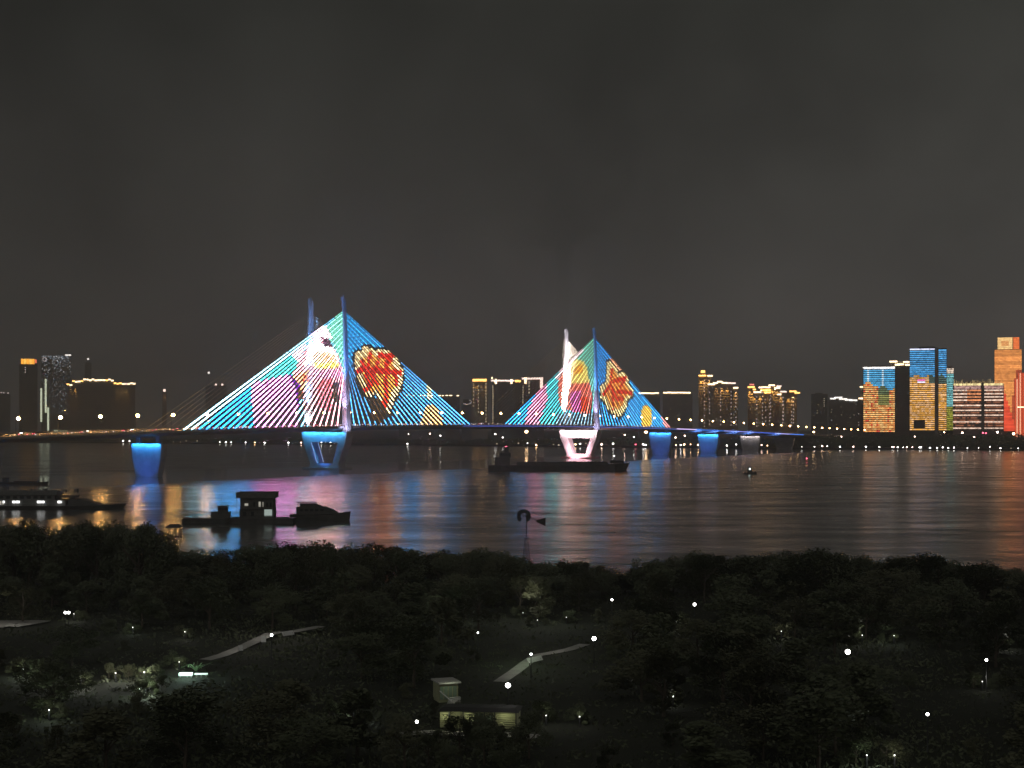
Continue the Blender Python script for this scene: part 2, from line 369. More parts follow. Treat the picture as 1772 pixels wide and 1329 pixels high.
for s, cols in ((0, 'blue'), (SP, 'pink')):
    zt = 110.0 if s == 0 else 108.5
    leg(s, -2.0, 1.0, 22.5, zt, 1); leg(s, 30.0, 27.6, 22.5, zt, -1)
    zb = zd(s)-3.8
    pier = MB()
    def pr(w0, w1, za, w2, w3, zc, hs0=3.2, hs1=3.6):
        pier.hexa([(s-hs0, w0, za), (s+hs0, w0, za), (s+hs0, w1, za), (s-hs0, w1, za), (s-hs1, w2, zc), (s+hs1, w2, zc), (s+hs1, w3, zc), (s-hs1, w3, zc)])
    pr(-3.2, 31.2, zb-6.6, -4.6, 32.6, zb, 3.5, 3.7)          # cross beam
    pr(2.5, 7.2, 3.6, -3.15, 2.4, zb-6.62)                     # near leg
    pr(19.8, 25.5, 3.6, 24.4, 31.15, zb-6.62)                  # far leg
    pr(1.9, 26.1, 1.0, 2.45, 25.55, 3.58, 3.3, 3.3)            # tie at the water
    po = pier.build('portal_pier', CONC, bridge)
    fo = MB(); fo.loft([[(s-7, -1, -2), (s+7, -1, -2), (s+9, 14, -2), (s+7, 29, -2), (s-7, 29, -2), (s-9, 14, -2)], [(s-7, -1, .98), (s+7, -1, .98), (s+9, 14, .98), (s+7, 29, .98), (s-7, 29, .98), (s-9, 14, .98)]])
    fo.build('footing', CONC if s == 0 else mat('footing_red_lit', (.5, .2, .2), .7), bridge)  # second footing: red light painted into its base colour
    # light lines on the inner edges of the far leg
    m = MB()
    for off in (-3.75, 3.3):
        m.tube([(s+off, 24.2, zb-6.9), (s+off, 19.7, 4.2)], .16, 4, tuple(v*1.1 for v in (lin(170, 195, 255) if s == 0 else (1.2, .95, 1))))
    m.build('light_line', led_mat(), po)
    blue, cyan = (.03, .22, 1.0), (.06, .5, 1.0)
    if s == 0:
        light('AREA', (s-5.2, 14, zb+.2), 6500, (.05, .42, 1.0), bridge, aim=(s-4.0, 14, zb-8), size=(34, .5))
        light('SPOT', (s-16, 14, 3), 12000, (.05, .2, 1.0), bridge, aim=(s, 14, 12), spot=80, name='water_level_flood')
        light('SPOT', (s-11, -7, zd(s)+.5), 120000, (.5, .5, 1.0), bridge, aim=(s-.5, -1, 56), spot=40)
        light('SPOT', (s-9, -9, zd(s)-3), 14000, (.55, .55, 1.0), bridge, aim=(s, -1.5, 32), spot=80)
        light('SPOT', (s-9, 24, zd(s)+1), 300000, (.30, .55, 1.0), bridge, aim=(s-.5, 28.7, 58), spot=24)
        light('SPOT', (s-5, 27, zd(s)+1), 60000, (.75, .85, 1.0), bridge, aim=(s, 29, 34), spot=60)
        light('SPOT', (s-16, -9, zd(s)+.5), 900000, (.04, .25, 1.0), bridge, aim=(s-.5, .3, 88), spot=24)
        light('SPOT', (s-14, 20, zd(s)+1), 1300000, (.12, .35, 1.0), bridge, aim=(s-.5, 28.1, 88), spot=12)
    else:
        light('AREA', (s-6.0, 14, zb+.2), 16000, (1, .72, .82), bridge, aim=(s-4.0, 14, zb-8), size=(34, .5))
        light('SPOT', (s-18, 14, 2.5), 110000, (1.0, .55, .68), bridge, aim=(s, 14, 9), spot=90, name='water_level_flood')
        light('SPOT', (s-11, -7, zd(s)+.5), 120000, (.52, .5, 1.0), bridge, aim=(s-.5, -1, 54), spot=40)
        light('SPOT', (s-9, -9, zd(s)-3), 14000, (.6, .55, 1.0), bridge, aim=(s, -1.5, 32), spot=80)
        light('SPOT', (s-16, -9, zd(s)+.5), 900000, (.04, .3, 1.0), bridge, aim=(s-.5, .3, 88), spot=24)
        for q in (18, 24):
            light('SPOT', (s-8, q, zd(s)+1), 3200000, (1.0, .88, .96), bridge, aim=(s-.5, 28.8, 54), spot=26)
        light('SPOT', (s-12, 20, zd(s)+1), 5000000, (.92, .84, 1.0), bridge, aim=(s-.5, 28.1, 86), spot=12)

for q in (560, 600, 650, 690, 770): light('SPOT', (q, -9, zd(q)-7), 26000, (.12, .3, 1.0), bridge, aim=(q, 3, zd(q)-2), spot=120, name='girder_flood')
# wall piers
for s, kind in ((-384, 0), (-272, 0), (-160, 0), (505, 0), (617, 1), (729, 2), (830, 3), (930, 3), (1030, 3)):
    ztop = zd(s)-(7.2 if s == -160 else 4.4); h = ztop
    wt0, wt1, wb0, wb1 = 2.0, 25.0, 6.0, 21.5
    m = MB()
    m.hexa([(s-1.8, wb0, -2), (s+1.8, wb0, -2), (s+1.8, wb1, -2), (s-1.8, wb1, -2), (s-2.2, wt0+.8, ztop*.55), (s+2.2, wt0+.8, ztop*.55), (s+2.2, wt1-.8, ztop*.55), (s-2.2, wt1-.8, ztop*.55)])
    m.hexa([(s-2.2, wt0+.8, ztop*.55), (s+2.2, wt0+.8, ztop*.55), (s+2.2, wt1-.8, ztop*.55), (s-2.2, wt1-.8, ztop*.55), (s-2.4, wt0, ztop), (s+2.4, wt0, ztop), (s+2.4, wt1, ztop), (s-2.4, wt1, ztop)])
    po = m.build('wall_pier', CONC, bridge)
    for wq in (6, 21):
        q = MB(); q.box(s-1.2, s+1.2, wq-1.4, wq+1.4, ztop, zd(s)-2.9); q.build('bearing', CONC, po)
    if kind < 3:
        colr = {0: (.03, .32, 1.0), 1: (.03, .36, 1.0), 2: (1, .88, .9)}[kind]
        light('AREA', (s-3.3, 13.5, ztop+.3), 5500 if kind < 2 else 1500, colr, bridge, aim=(s-3.0, 13.5, ztop-6), size=(21, .4), name='pier_wash_lamp')
        if kind < 2: light('SPOT', (s-15, 13.5, 2.0), 4500, (.04, .16, 1.0), bridge, aim=(s, 13.5, 9), spot=90, name='water_level_flood')

# ---- stay cables with LED pixels: picture regions are laid out on the cable plane
def poly(pts): return [px_to_sz(x, y) for x, y in pts]
def inside(p, pg):
    x, y = p; r = False; j = len(pg)-1
    for i in range(len(pg)):
        xi, yi = pg[i]; xj, yj = pg[j]
        if (yi > y) != (yj > y) and x < (xj-xi)*(y-yi)/(yj-yi)+xi: r = not r
        j = i
    return r
def segdist(p, a, b_):
    ax, ay = a; bx, by = b_; dx, dy = bx-ax, by-ay; L = dx*dx+dy*dy
    tt = max(0, min(1, ((p[0]-ax)*dx+(p[1]-ay)*dy)/L)) if L else 0
    return math.hypot(p[0]-ax-tt*dx, p[1]-ay-tt*dy)
def polydist(p, pg): return min(segdist(p, pg[i], pg[(i+1) % len(pg)]) for i in range(len(pg)))
def Q(core, case, k=1.0):  # core: LED line; second colour: glow between lines painted on the tube sides
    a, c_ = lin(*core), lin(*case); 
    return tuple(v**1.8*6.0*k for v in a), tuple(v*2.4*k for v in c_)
regions = {'L1': [], 'R1': [], 'L2': [], 'R2': []}
R = regions['L1']
R.append((poly([(300, 750), (300, 600), (437, 600), (437, 750)]), Q((75, 196, 255), (0, 100, 195))))
R.append((poly([(430, 640), (500, 600), (515, 620), (520, 632), (500, 660), (430, 668)]), Q((120, 232, 228), (0, 130, 140))))
R.append((poly([(560, 575), (597, 530), (600, 530), (600, 660), (588, 625), (578, 598), (568, 585)]), Q((165, 225, 208), (110, 185, 180))))
R.append((poly([(495, 612), (545, 565), (566, 565), (574, 586), (560, 590), (530, 593), (518, 628), (508, 618)]), Q((255, 232, 240), (250, 205, 220), 2.0)))
R.append((poly([(518, 622), (533, 597), (553, 588), (566, 590), (574, 600), (584, 614), (592, 640), (598, 700), (596, 742), (535, 742), (528, 720), (514, 672), (503, 655)]), Q((255, 205, 215), (170, 60, 90))))
R.append((poly([(530, 618), (534, 596), (553, 588), (561, 600), (576, 602), (583, 615), (586, 632), (545, 632), (522, 634)]), Q((255, 248, 244), (255, 225, 215), 2.8)))
R.append((poly([(543, 609), (578, 612), (583, 628), (543, 628)]), Q((255, 226, 195), (205, 110, 60), 1.4)))
R.append((poly([(544, 629), (584, 627), (585, 636), (545, 638)]), Q((255, 240, 150), (255, 225, 110), 1.6)))
R.append((poly([(546, 640), (588, 638), (590, 652), (544, 656)]), Q((250, 200, 225), (200, 70, 120))))
R.append((poly([(550, 660), (574, 654), (572, 712), (548, 705)]), Q((250, 150, 160), (190, 28, 50))))
R.append((poly([(502, 655), (520, 645), (534, 640), (532, 672), (515, 674)]), Q((255, 205, 165), (185, 90, 45))))
R.append((poly([(524, 650), (533, 644), (534, 658), (522, 664)]), Q((240, 130, 110), (180, 30, 40))))
R.append((poly([(433, 664), (500, 647), (514, 668), (513, 700), (514, 745), (436, 745)]), Q((240, 176, 228), (140, 22, 118))))
R.append((poly([(500, 648), (504, 648), (518, 668), (516, 700), (511, 700), (511, 672)]), Q((110, 50, 140), (60, 20, 90))))
R.append((poly([(515, 670), (524, 676), (522, 694), (514, 690)]), Q((110, 80, 60), (50, 40, 35))))
R.append((poly([(575, 662), (583, 660), (583, 700), (575, 690)]), Q((110, 90, 80), (60, 50, 45))))
R.append((poly([(556, 584), (568, 586), (575, 600), (562, 600)]), Q((120, 90, 110), (80, 60, 85))))
R = regions['R1']
blob = poly([(629, 599), (640, 601), (646, 606), (667, 605), (681, 608), (688, 617), (688, 625), (696, 640), (697, 657), (691, 675), (683, 687), (677, 700), (673, 716), (666, 717), (652, 686), (647, 677), (639, 690), (626, 680), (615, 645), (612, 617), (617, 609), (626, 607)])
R.append((poly([(600, 530), (700, 600), (660, 604), (600, 640)]), Q((100, 202, 248), (0, 110, 190))))
R.append((poly([(600, 640), (620, 600), (720, 600), (860, 760), (600, 760)]), Q((130, 200, 246), (10, 58, 135), .85)))
R.append((poly([(737, 702), (752, 700), (768, 738), (722, 738)]), Q((255, 214, 165), (150, 80, 30))))
R.append((poly([(738, 662), (745, 662), (747, 692), (738, 690)]), Q((225, 225, 190), (60, 90, 90))))
R.append(('edge', blob, 2.0, Q((70, 80, 80), (30, 32, 32))))
R.append((poly([(640, 690), (655, 690), (668, 722), (650, 735), (640, 720)]), Q((110, 90, 60), (45, 38, 30))))
R.append((blob, Q((255, 236, 195), (160, 112, 55))))
cx_, cz_ = sum(p[0] for p in blob)/len(blob), sum(p[1] for p in blob)/len(blob)
R.append(([(cx_+(p[0]-cx_)*.74, cz_+(p[1]-cz_)*.74) for p in blob], Q((255, 196, 120), (205, 88, 36))))
RED = Q((248, 88, 58), (220, 34, 24), .8)
def strokes(R, lst, wd):
    for a, b_ in lst: R.append(('seg', px_to_sz(*a), px_to_sz(*b_), wd, RED))
strokes(R, [((641, 611), (634, 640)), ((634, 640), (652, 664)), ((653, 628), (640, 668)), ((640, 668), (628, 676)), ((619, 640), (657, 641)),
            ((655, 615), (680, 616)), ((680, 616), (667, 630)), ((667, 630), (667, 700)), ((667, 700), (661, 696)), ((655, 642), (692, 645)), ((685, 645), (684, 664)), ((626, 626), (637, 662))], 1.9)
R = regions['L2']
R.append((poly([(860, 745), (960, 640), (975, 640), (975, 745)]), Q((100, 202, 250), (0, 88, 170))))
R.append((poly([(912, 745), (932, 712), (940, 650), (975, 625), (975, 745)]), Q((125, 228, 236), (0, 105, 125))))
R.append((poly([(902, 745), (912, 708), (932, 672), (945, 660), (946, 690), (936, 720), (925, 745)]), Q((250, 190, 216), (125, 60, 130))))
R.append((poly([(980, 640), (1030, 575), (1032, 575), (1033, 745), (1022, 745), (1024, 690)]), Q((165, 222, 205), (90, 175, 175))))
R.append((poly([(960, 655), (973, 633), (985, 622), (1008, 604), (1012, 606), (990, 628), (985, 640), (970, 660)]), Q((255, 236, 242), (245, 205, 220))))
R.append((poly([(966, 655), (977, 640), (985, 632), (997, 621), (1010, 626), (1016, 636), (1016, 648), (1020, 662), (1024, 690), (1019, 716), (1006, 716), (985, 712), (968, 702), (965, 680)]), Q((255, 168, 150), (190, 48, 60))))
R.append((poly([(978, 642), (986, 631), (997, 621), (1010, 626), (1016, 636), (1016, 648), (1020, 662), (1000, 664), (975, 664)]), Q((255, 240, 165), (235, 205, 120), 1.05)))
R.append((poly([(994, 636), (1008, 630), (1008, 644), (990, 650)]), Q((255, 205, 110), (185, 110, 40))))
R.append((poly([(985, 680), (1003, 676), (1006, 714), (988, 712)]), Q((246, 160, 210), (185, 60, 130))))
R.append((poly([(1003, 690), (1015, 685), (1014, 712), (1004, 712)]), Q((250, 120, 80), (205, 50, 30))))
R.append((poly([(962, 716), (1026, 716), (1030, 745), (960, 745)]), Q((170, 200, 215), (50, 80, 110), .8)))
R = regions['R2']
blob = poly([(1051, 624), (1058, 626), (1068, 638), (1068, 646), (1079, 642), (1087, 654), (1087, 665), (1095, 677), (1095, 685), (1085, 693), (1081, 708), (1072, 723), (1062, 716), (1054, 714), (1047, 699), (1038, 688), (1038, 669), (1048, 661), (1050, 636)])
R.append((poly([(1030, 560), (1200, 745), (1030, 745)]), Q((105, 200, 247), (0, 80, 170))))
R.append((poly([(1030, 560), (1090, 640), (1060, 640), (1030, 680)]), Q((100, 190, 245), (0, 120, 185))))
R.append((poly([(1052, 621), (1066, 619), (1082, 642), (1070, 646), (1064, 634)]), Q((255, 205, 170), (215, 150, 110))))
R.append((poly([(1140, 716), (1150, 712), (1168, 745), (1152, 745)]), Q((250, 190, 190), (170, 90, 100))))
oval = poly([(1117+10*math.cos(a), 721+21*math.sin(a)) for a in np.linspace(0, 6.1, 16)])
R.append((oval, Q((255, 222, 130), (150, 88, 18))))
R.append(('edge', blob, 1.6, Q((60, 85, 90), (30, 36, 38))))
R.append((blob, Q((252, 236, 190), (155, 118, 58))))
cx_, cz_ = sum(p[0] for p in blob)/len(blob), sum(p[1] for p in blob)/len(blob)
R.append(([(cx_+(p[0]-cx_)*.74, cz_+(p[1]-cz_)*.74) for p in blob], Q((255, 196, 120), (205, 88, 36))))
strokes(R, [((1059, 640), (1056, 664)), ((1056, 664), (1043, 684)), ((1056, 664), (1066, 690)), ((1061, 660), (1082, 654)), ((1082, 654), (1073, 668)), ((1066, 677), (1092, 680)), ((1066, 690), (1078, 690)), ((1058, 668), (1060, 705))], 1.7)
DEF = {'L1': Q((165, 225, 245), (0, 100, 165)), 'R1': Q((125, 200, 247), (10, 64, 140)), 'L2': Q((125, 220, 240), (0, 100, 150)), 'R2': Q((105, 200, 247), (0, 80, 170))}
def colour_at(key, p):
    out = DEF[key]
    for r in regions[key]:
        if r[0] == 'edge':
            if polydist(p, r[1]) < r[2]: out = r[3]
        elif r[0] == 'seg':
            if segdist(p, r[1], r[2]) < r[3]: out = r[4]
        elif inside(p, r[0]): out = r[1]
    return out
NC = 24
CABLE_D = mat('cable_sheath', (.55, .5, .36), .5)
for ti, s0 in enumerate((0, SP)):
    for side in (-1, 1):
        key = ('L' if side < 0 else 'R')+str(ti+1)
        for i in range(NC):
            sa = s0+side*(9+(148-9)*i/(NC-1)); zt = 63+(101.3-63)*(i/(NC-1))**.8
            za = zd(sa)+.3
            for plane in (0, 1):
                a_ = Vector((sa, NW-.9 if plane == 0 else FW+.9, za)); frac = (zt-22.5)/(110-22.5)
                wtop = (-2.0+3.0*frac) if plane == 0 else (30.0-2.4*frac)
                b_ = Vector((s0+side*1.6, wtop, zt)); L = (b_-a_).length; m = MB()
                if plane == 1:
                    m.tube([a_, b_], .16, 5); m.build('stay_cable', CABLE_D, bridge); continue
                n = max(8, int(L/1.7)); dirv = (b_-a_).normalized()
                ua = dirv.cross(Vector((0, 1, 0))).normalized(); ub = Vector((0, 1, 0))
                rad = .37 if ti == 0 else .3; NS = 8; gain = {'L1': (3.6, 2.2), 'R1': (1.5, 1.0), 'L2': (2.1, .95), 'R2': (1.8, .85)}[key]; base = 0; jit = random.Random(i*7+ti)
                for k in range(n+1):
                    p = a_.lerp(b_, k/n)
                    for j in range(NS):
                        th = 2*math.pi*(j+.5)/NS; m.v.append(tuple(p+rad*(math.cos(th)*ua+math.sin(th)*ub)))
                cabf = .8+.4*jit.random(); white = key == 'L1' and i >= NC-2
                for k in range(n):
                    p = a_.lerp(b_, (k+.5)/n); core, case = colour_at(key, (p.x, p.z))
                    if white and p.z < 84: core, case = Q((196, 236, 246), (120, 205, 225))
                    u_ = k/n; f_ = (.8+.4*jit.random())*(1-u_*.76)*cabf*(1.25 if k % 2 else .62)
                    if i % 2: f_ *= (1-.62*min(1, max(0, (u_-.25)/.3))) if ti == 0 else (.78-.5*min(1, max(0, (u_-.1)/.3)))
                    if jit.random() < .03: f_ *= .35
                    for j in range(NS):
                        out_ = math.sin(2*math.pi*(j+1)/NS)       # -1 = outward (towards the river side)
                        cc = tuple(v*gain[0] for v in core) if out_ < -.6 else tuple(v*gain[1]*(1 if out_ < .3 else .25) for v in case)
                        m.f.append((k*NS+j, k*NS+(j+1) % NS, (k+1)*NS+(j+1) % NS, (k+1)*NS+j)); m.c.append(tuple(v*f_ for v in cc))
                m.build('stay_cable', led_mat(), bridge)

# ---- bridge street lamps
def make_lamp(name, hgt, arm, r, em, pole_r=.12):
    root = empty(name)
    m = MB(); m.tube([(0, 0, 0), (0, 0, hgt*.6), (0, 0, hgt)], [pole_r*1.4, pole_r, pole_r*.7], 6); m.box(-.25, .25, -.25, .25, 0, .5); m.build('post', STEEL, root)
    if arm:
        m = MB(); m.tube([(0, 0, hgt-.5), (arm*.5, 0, hgt+.1), (arm, 0, hgt+.2)], pole_r*.6, 5); m.build('arm', STEEL, root)
    m = MB(); m.ball((arm, 0, hgt+.1), r, r, r*.85, 10, 6); m.build('lamp_globe', em, root, True)
    return root
bl0 = make_lamp('street_lamp', 8.6, 1.5, .8, E_SODP)  # oversized globe: the glow around the head is put into its size
bl1 = make_lamp('street_lamp', 8.6, 1.5, .8, E_SOD)
bl2 = make_lamp('street_lamp', 8.6, 1.5, .85, mat('bridge_lamp_near', (.9, .8, .6), .4, emit=(1, .5, .14), strength=330))
names = ['leftmost street lamp on the bridge deck', 'second street lamp from the left end of the bridge deck', 'third street lamp from the left end of the bridge deck', 'fourth street lamp from the left end of the bridge deck', 'street lamp on the deck just left of the lit cable fan']
firsts = {0: True, 1: True, 2: True}
slist = [-262.5+26.9*k for k in range(0, 51)]
for k, s in enumerate(slist):
    src = bl0 if k % 3 else bl1; key = 0 if k % 3 else 1
    if k < 6: src, key = bl2, 2
    o = src if firsts[key] else copy_tree(src); firsts[key] = False
    o.location = b_world(s, 1.8, zd(s)); o.rotation_euler = (0, 0, ANG)
    if k < 5: lab = names[k]
    elif s < 500: lab = 'small glowing street lamp on the deck amid the lit cables'
    elif s < 850: lab = 'small glowing street lamp above the blue-lit right approach of the bridge'
    else: lab = 'distant street lamp on the approach road behind the far bank trees'
    tag(o, lab, 'street lamp', 'street lamps along the bridge')

# ---- cars on the left part of the deck
def make_car(colr):
    root = empty('car')
    prof = [(-2.2, .35), (-2.2, .85), (-1.9, .95), (-1.3, 1.42), (.3, 1.45), (1.0, .98), (2.0, .85), (2.25, .6), (2.25, .35)]
    m = MB(); m.loft([[(x, -.85, z) for x, z in prof], [(x, .85, z) for x, z in prof]]); m.build('body', mat('car_paint_%d' % colr, [(.5, .5, .5), (.05, .05, .06), (.4, .06, .05)][colr], .3), root)
    m = MB()
    for y in (-.87, .87): m.quad((-1.6, y, 1.0), (.75, y, 1.0), (.25, y, 1.36), (-1.2, y, 1.36))
    m.build('side_window', GLASSD, root)
    for x in (-1.4, 1.4):
        for y in (-.8, .8):
            m = MB(); m.tube([(x, y-.1, .33), (x, y+.1, .33)], .33, 10); m.build('wheel', DARKM, root)
    for y in (-.6, .6):
        m = MB(); m.box(2.24, 2.32, y-.22, y+.22, .6, .84); m.build('headlight', E_WHITE, root)
        m = MB(); m.box(-2.27, -2.19, y-.22, y+.22, .65, .88); m.build('tail_light', E_RED, root)
    return root
cars = [make_car(k) for k in range(3)]
r_ = random.Random(5); used = [False]*3
for k in range(34):
    i = r_.randrange(3); o = cars[i] if not used[i] else copy_tree(cars[i]); used[i] = True
    lane = r_.choice([3, 5.8, 9.2, 18.9, 22.2, 25]); s = -290+k*17.5+r_.random()*8
    o.location = b_world(s, lane, zd(s)+.03); o.rotation_euler = (0, 0, ANG if lane < 14 else ANG+math.pi)
    tag(o, 'small car with lit lights among the traffic on the bridge deck', 'car', 'traffic on the bridge')

# ------------------------------------------------------------------ far buildings
class Bld:
    def __init__(s, name, label, x0, x1, ytop, d, depth=24, wallm=WALLD, ybase=None, crown=True, bands=True, roofh=3):
        s.xc = (x0+x1)/2; s.d = d; X = (s.xc-CX)/F*d
        s.root = empty(name, (X, d, 2.2), -math.atan2(X, d)); tag(s.root, label, 'building')
        s.k = d/F; s.W = (x1-x0)*s.k; s.z1 = s.lz(ytop); s.depth = depth; w = s.W/2
        m = MB(); m.box(-w, w, 0, depth, -2.5, s.z1); m.box(-w*.5, w*.4, depth*.3, depth*.7, s.z1, s.z1+roofh); m.build('wall', wallm, s.root)
        if bands:
            m = MB(); z = 4.0
            while z < s.z1-2:
                m.box(-w-.15, w+.15, -.25, depth+.15, z, z+.9); z += 3.6
            tag(m.build('floor_bands', WALLG if wallm is WALLD else wallm, s.root), kind='stuff')
            m = MB(); m.box(-w-.3, w+.3, -.35, -.05, s.z1, s.z1+1.1); m.box(-w-.3, -w-.0, -.05, depth, s.z1, s.z1+1.1); m.box(w, w+.3, -.05, depth, s.z1, s.z1+1.1)
            m.build('parapet', wallm, s.root)
    def lx(s, px): return (px-s.xc)*s.k
    def lz(s, py): return H-(py-HY)*s.k-2.2
    def strip(s, x0, x1, y0, y1, em, name='roof_light', proud=.7, off=-.36):
        m = MB(); a, b_ = s.lx(x0), s.lx(x1); n = max(1, int((b_-a)/5)); rj = random.Random(int(x0*7+y0))
        for i in range(n):
            q0 = a+(b_-a)*i/n; q1 = a+(b_-a)*(i+1)/n-.15*(n > 1); dz = (rj.random()-.5)*.5
            m.box(q0, q1, off-proud, off, s.lz(y1)+dz, s.lz(y0)+dz)
        return m.build(name, em, s.root)
    def vbeam(s, x, y0, power=22000, col=(1, .6, .2), wd=30):   # a downlight grazing the facade from the roof
        light('SPOT', (s.lx(x), -2.0, s.lz(y0)), power*2.2, col, s.root, aim=(s.lx(x), -.4, s.lz(y0)-30), spot=wd, blend=.8, name='facade_lamp')
    def tubev(s, x, y0, y1, em, r=.5):
        m = MB(); m.tube([(s.lx(x), -.6, s.lz(y0)), (s.lx(x), -.6, s.lz(y1))], [r*.4, r, r*.4] if False else r, 6); return m.build('light_tube', em, s.root)
    def windows(s, cols, y0, y1, step, em, w=1.3, h=1.3, keep=.85, seed=1):
        m = MB(); rj = random.Random(seed)
        for x in cols:
            y = y0
            while y < y1:
                if rj.random() < keep:
                    a, z = s.lx(x), s.lz(y); m.box(a-w/2, a+w/2, -.32, -.26, z-h/2, z+h/2)
                y += step*(.9+.2*rj.random())
        if m.f: tag(m.build('lit_windows', em, s.root), kind='stuff')
    def dimgrid(s, seed, n, y0, y1, em=None, sz=1.2):
        m = MB(); rj = random.Random(seed)
        for _ in range(n):
            a = (rj.random()-.5)*s.W*.94; z = 4+3.6*int((s.lz(y1)+(s.lz(y0)-s.lz(y1))*rj.random()-4)/3.6)+2.2
            k = .05+.35*rj.random()**2; c_ = (k, k*.8, k*.5) if rj.random() < .7 else (k*.8, k*.9, k)
            m.box(a-sz/2, a+sz/2, -.12, -.05, z-.6, z+.6, c_)
        if m.f: tag(m.build('dim_windows', led_mat(), s.root), kind='stuff')
    def led(s, x0, x1, y0, y1, n, colf, hfrac=.6, seg=2.2, seed=0, ya=-.75, yb=-.3, nm='led_strip'):
        rj = random.Random(seed); a, b_ = s.lx(x0), s.lx(x1); ns = max(2, int((b_-a)/seg))
        for i in range(n):
            py = y0+(y1-y0)*(i+.5)/n; z = s.lz(py); hh = (y1-y0)/n*s.k*hfrac/2; m = MB(); row = .75+.5*rj.random()
            for j in range(ns):
                q0 = a+(b_-a)*j/ns; q1 = a+(b_-a)*(j+1)/ns; c_ = colf(x0+(x1-x0)*(j+.5)/ns, py, rj)
                if c_ is None: continue
                m.box(q0, q1, ya, yb, z-hh, z+hh, tuple(v*row for v in c_))
            if m.f:
                o_ = m.build(nm, led_mat(), s.root)
                if nm == 'wall_glow_row' or any(colf(x0+(x1-x0)*q/20, py, rj) is None for q in range(20)): o_['kind'] = 'stuff'
def lk(c, k):
    l_ = lin(*c); g_ = sum(l_)/3  # slight greying puts haze into the facade colours
    return tuple((v*.95+g_*.05)*k*1.75 for v in l_)

# -- right bank cluster
b1 = Bld('led_tower', 'shorter LED-lit tower, blue above and orange below, left of the tallest blue one', 1494, 1548, 636, 1880, 34, GLASSD, bands=False)
def cA(x, y, r):
    j = .75+.5*r.random()
    if y < 640: return lk((240, 245, 255), 1.3*j)
    edge = 668+5*math.sin(x*.25)+(4 if x > 1520 else -3)
    if y < edge:
        if abs(x-1502) < 1.3 or abs(x-1528) < 1.3: return lk((200, 235, 255), 1.0*j)
        return lk((70, 175, 230), .95*j)
    if 1520 < x < 1538 and y < 700: return lk((150, 150, 80) if y > 684 else (110, 130, 90), .75*j)
    if r.random() < .08: return lk((220, 70, 40), 1.0)
    return lk((250, 190, 110) if r.random() < .5 else (240, 150, 70), 1.0*j)
b1.led(1495, 1547.5, 635.5, 748, 31, cA, seed=3)
b1.strip(1494, 1548, 634.8, 636.8, E_ROOFW, 'roof_light')
b2 = Bld('dark_tower', 'dark unlit tower with gold roof lights between the two LED towers', 1547, 1574, 633, 1960, 30, WALLD)
for a, c_, y in ((1540, 1553, 624), (1549, 1557, 630), (1553, 1564, 629), (1563, 1573, 625), (1566, 1576, 630)): b2.strip(a, c_, y, y+2.6, E_GOLDW)
m = MB(); m.box(b2.lx(1541), b2.lx(1574), 3, 22, b2.z1-1, b2.lz(625)); m.build('roof_house', WALLD, b2.root)
b2.dimgrid(4, 14, 640, 740)
b3 = Bld('led_tower', 'tallest blue and orange LED-lit tower with a dark vertical slot', 1575, 1637, 603, 1850, 36, GLASSD, bands=False)
def cB(x, y, r):
    j = .75+.5*r.random(); edge = 651+(3*math.sin(x*.3))
    if y < 605: return lk((220, 225, 255), 1.1*j)
    if y < edge: return lk((75, 170, 235) if r.random() < .6 else (50, 150, 215), .95*j)
    if 1587 < x < 1600 and 656 < y < 664: return lk((250, 120, 190) if y < 659 else (235, 225, 250), 1.3)
    if 1581 < x < 1601 and 728 < y < 741: return None
    if x > 1608 and y < 664: return lk((90, 120, 110), .6)
    return lk((250, 190, 125) if r.random() < .5 else (235, 165, 60), .95*j)
b3.led(1575.5, 1617, 602.5, 745, 40, cB, seed=5)
b3.led(1623.5, 1636.5, 604.5, 745, 40, cB, seed=6)
m = MB(); m.box(b3.lx(1617.3), b3.lx(1623.2), -.5, 1, 4, b3.lz(601.5)); m.build('service_slot', WALLG, b3.root)
b4 = Bld('slim_tower', 'slim teal-lit tower right beside the tallest LED tower', 1638, 1650.5, 638, 1900, 24, GLASSD, bands=False)
def cC(x, y, r):
    j = .5+.9*r.random()
    if y < 646: return lk((250, 225, 200), .9*j)
    if y < 705: return lk((120, 200, 205), .8*j)
    return lk((160, 160, 50), .8*j)
b4.led(1638.5, 1650, 637, 745, 34, cC, seed=8, hfrac=.65, seg=1.4)
m = MB(); m.box(b4.lx(1645), b4.lx(1648), 1, 3, b4.z1, b4.z1+4.5); m.build('roof_mast', STEEL, b4.root)
b5 = Bld('hotel_block', 'wide low block with pale light lines on each floor beside the gold tower', 1651, 1735, 664, 1820, 30, mat('plum_facade', (.2, .15, .15), .7), bands=False)
def cH(x, y, r):
    if 1697.5 < x < 1703.5: return None
    j = .6+.8*r.random()
    if 1674 < x < 1697 and y < 695: return lk((255, 160, 100), .9*j)
    return lk((255, 220, 195), .9*j)
for yy in (675.5, 681.5, 687, 692.5, 701.5, 710, 718.5, 730, 741):
    b5.led(1651, 1734, yy-1.2, yy+1.2, 1, cH, seed=int(yy), hfrac=.8, seg=1.8)
b5.led(1653, 1734, 667, 674, 3, lambda x, y, r: None if 1697.5 < x < 1703.5 else lk((225, 175, 165), .6*(.4+r.random())), seed=2)
b5.led(1652, 1734, 663.5, 667, 1, lambda x, y, r: None if 1697.5 < x < 1701 else lk((255, 230, 160), 1.1*(.5+.7*r.random())), seed=9, hfrac=1, seg=1.6)
b5.led(1652, 1734, 676, 743, 15, lambda x, y, r: None if 1697.5 < x < 1703.5 or r.random() < .25 else lk((175, 105, 70), .35+.5*r.random()), seed=31, hfrac=.55, seg=2.0, ya=-.26, yb=-.02, nm='wall_glow_row')  # amber light on the wall, painted as glowing bands between the floor lines
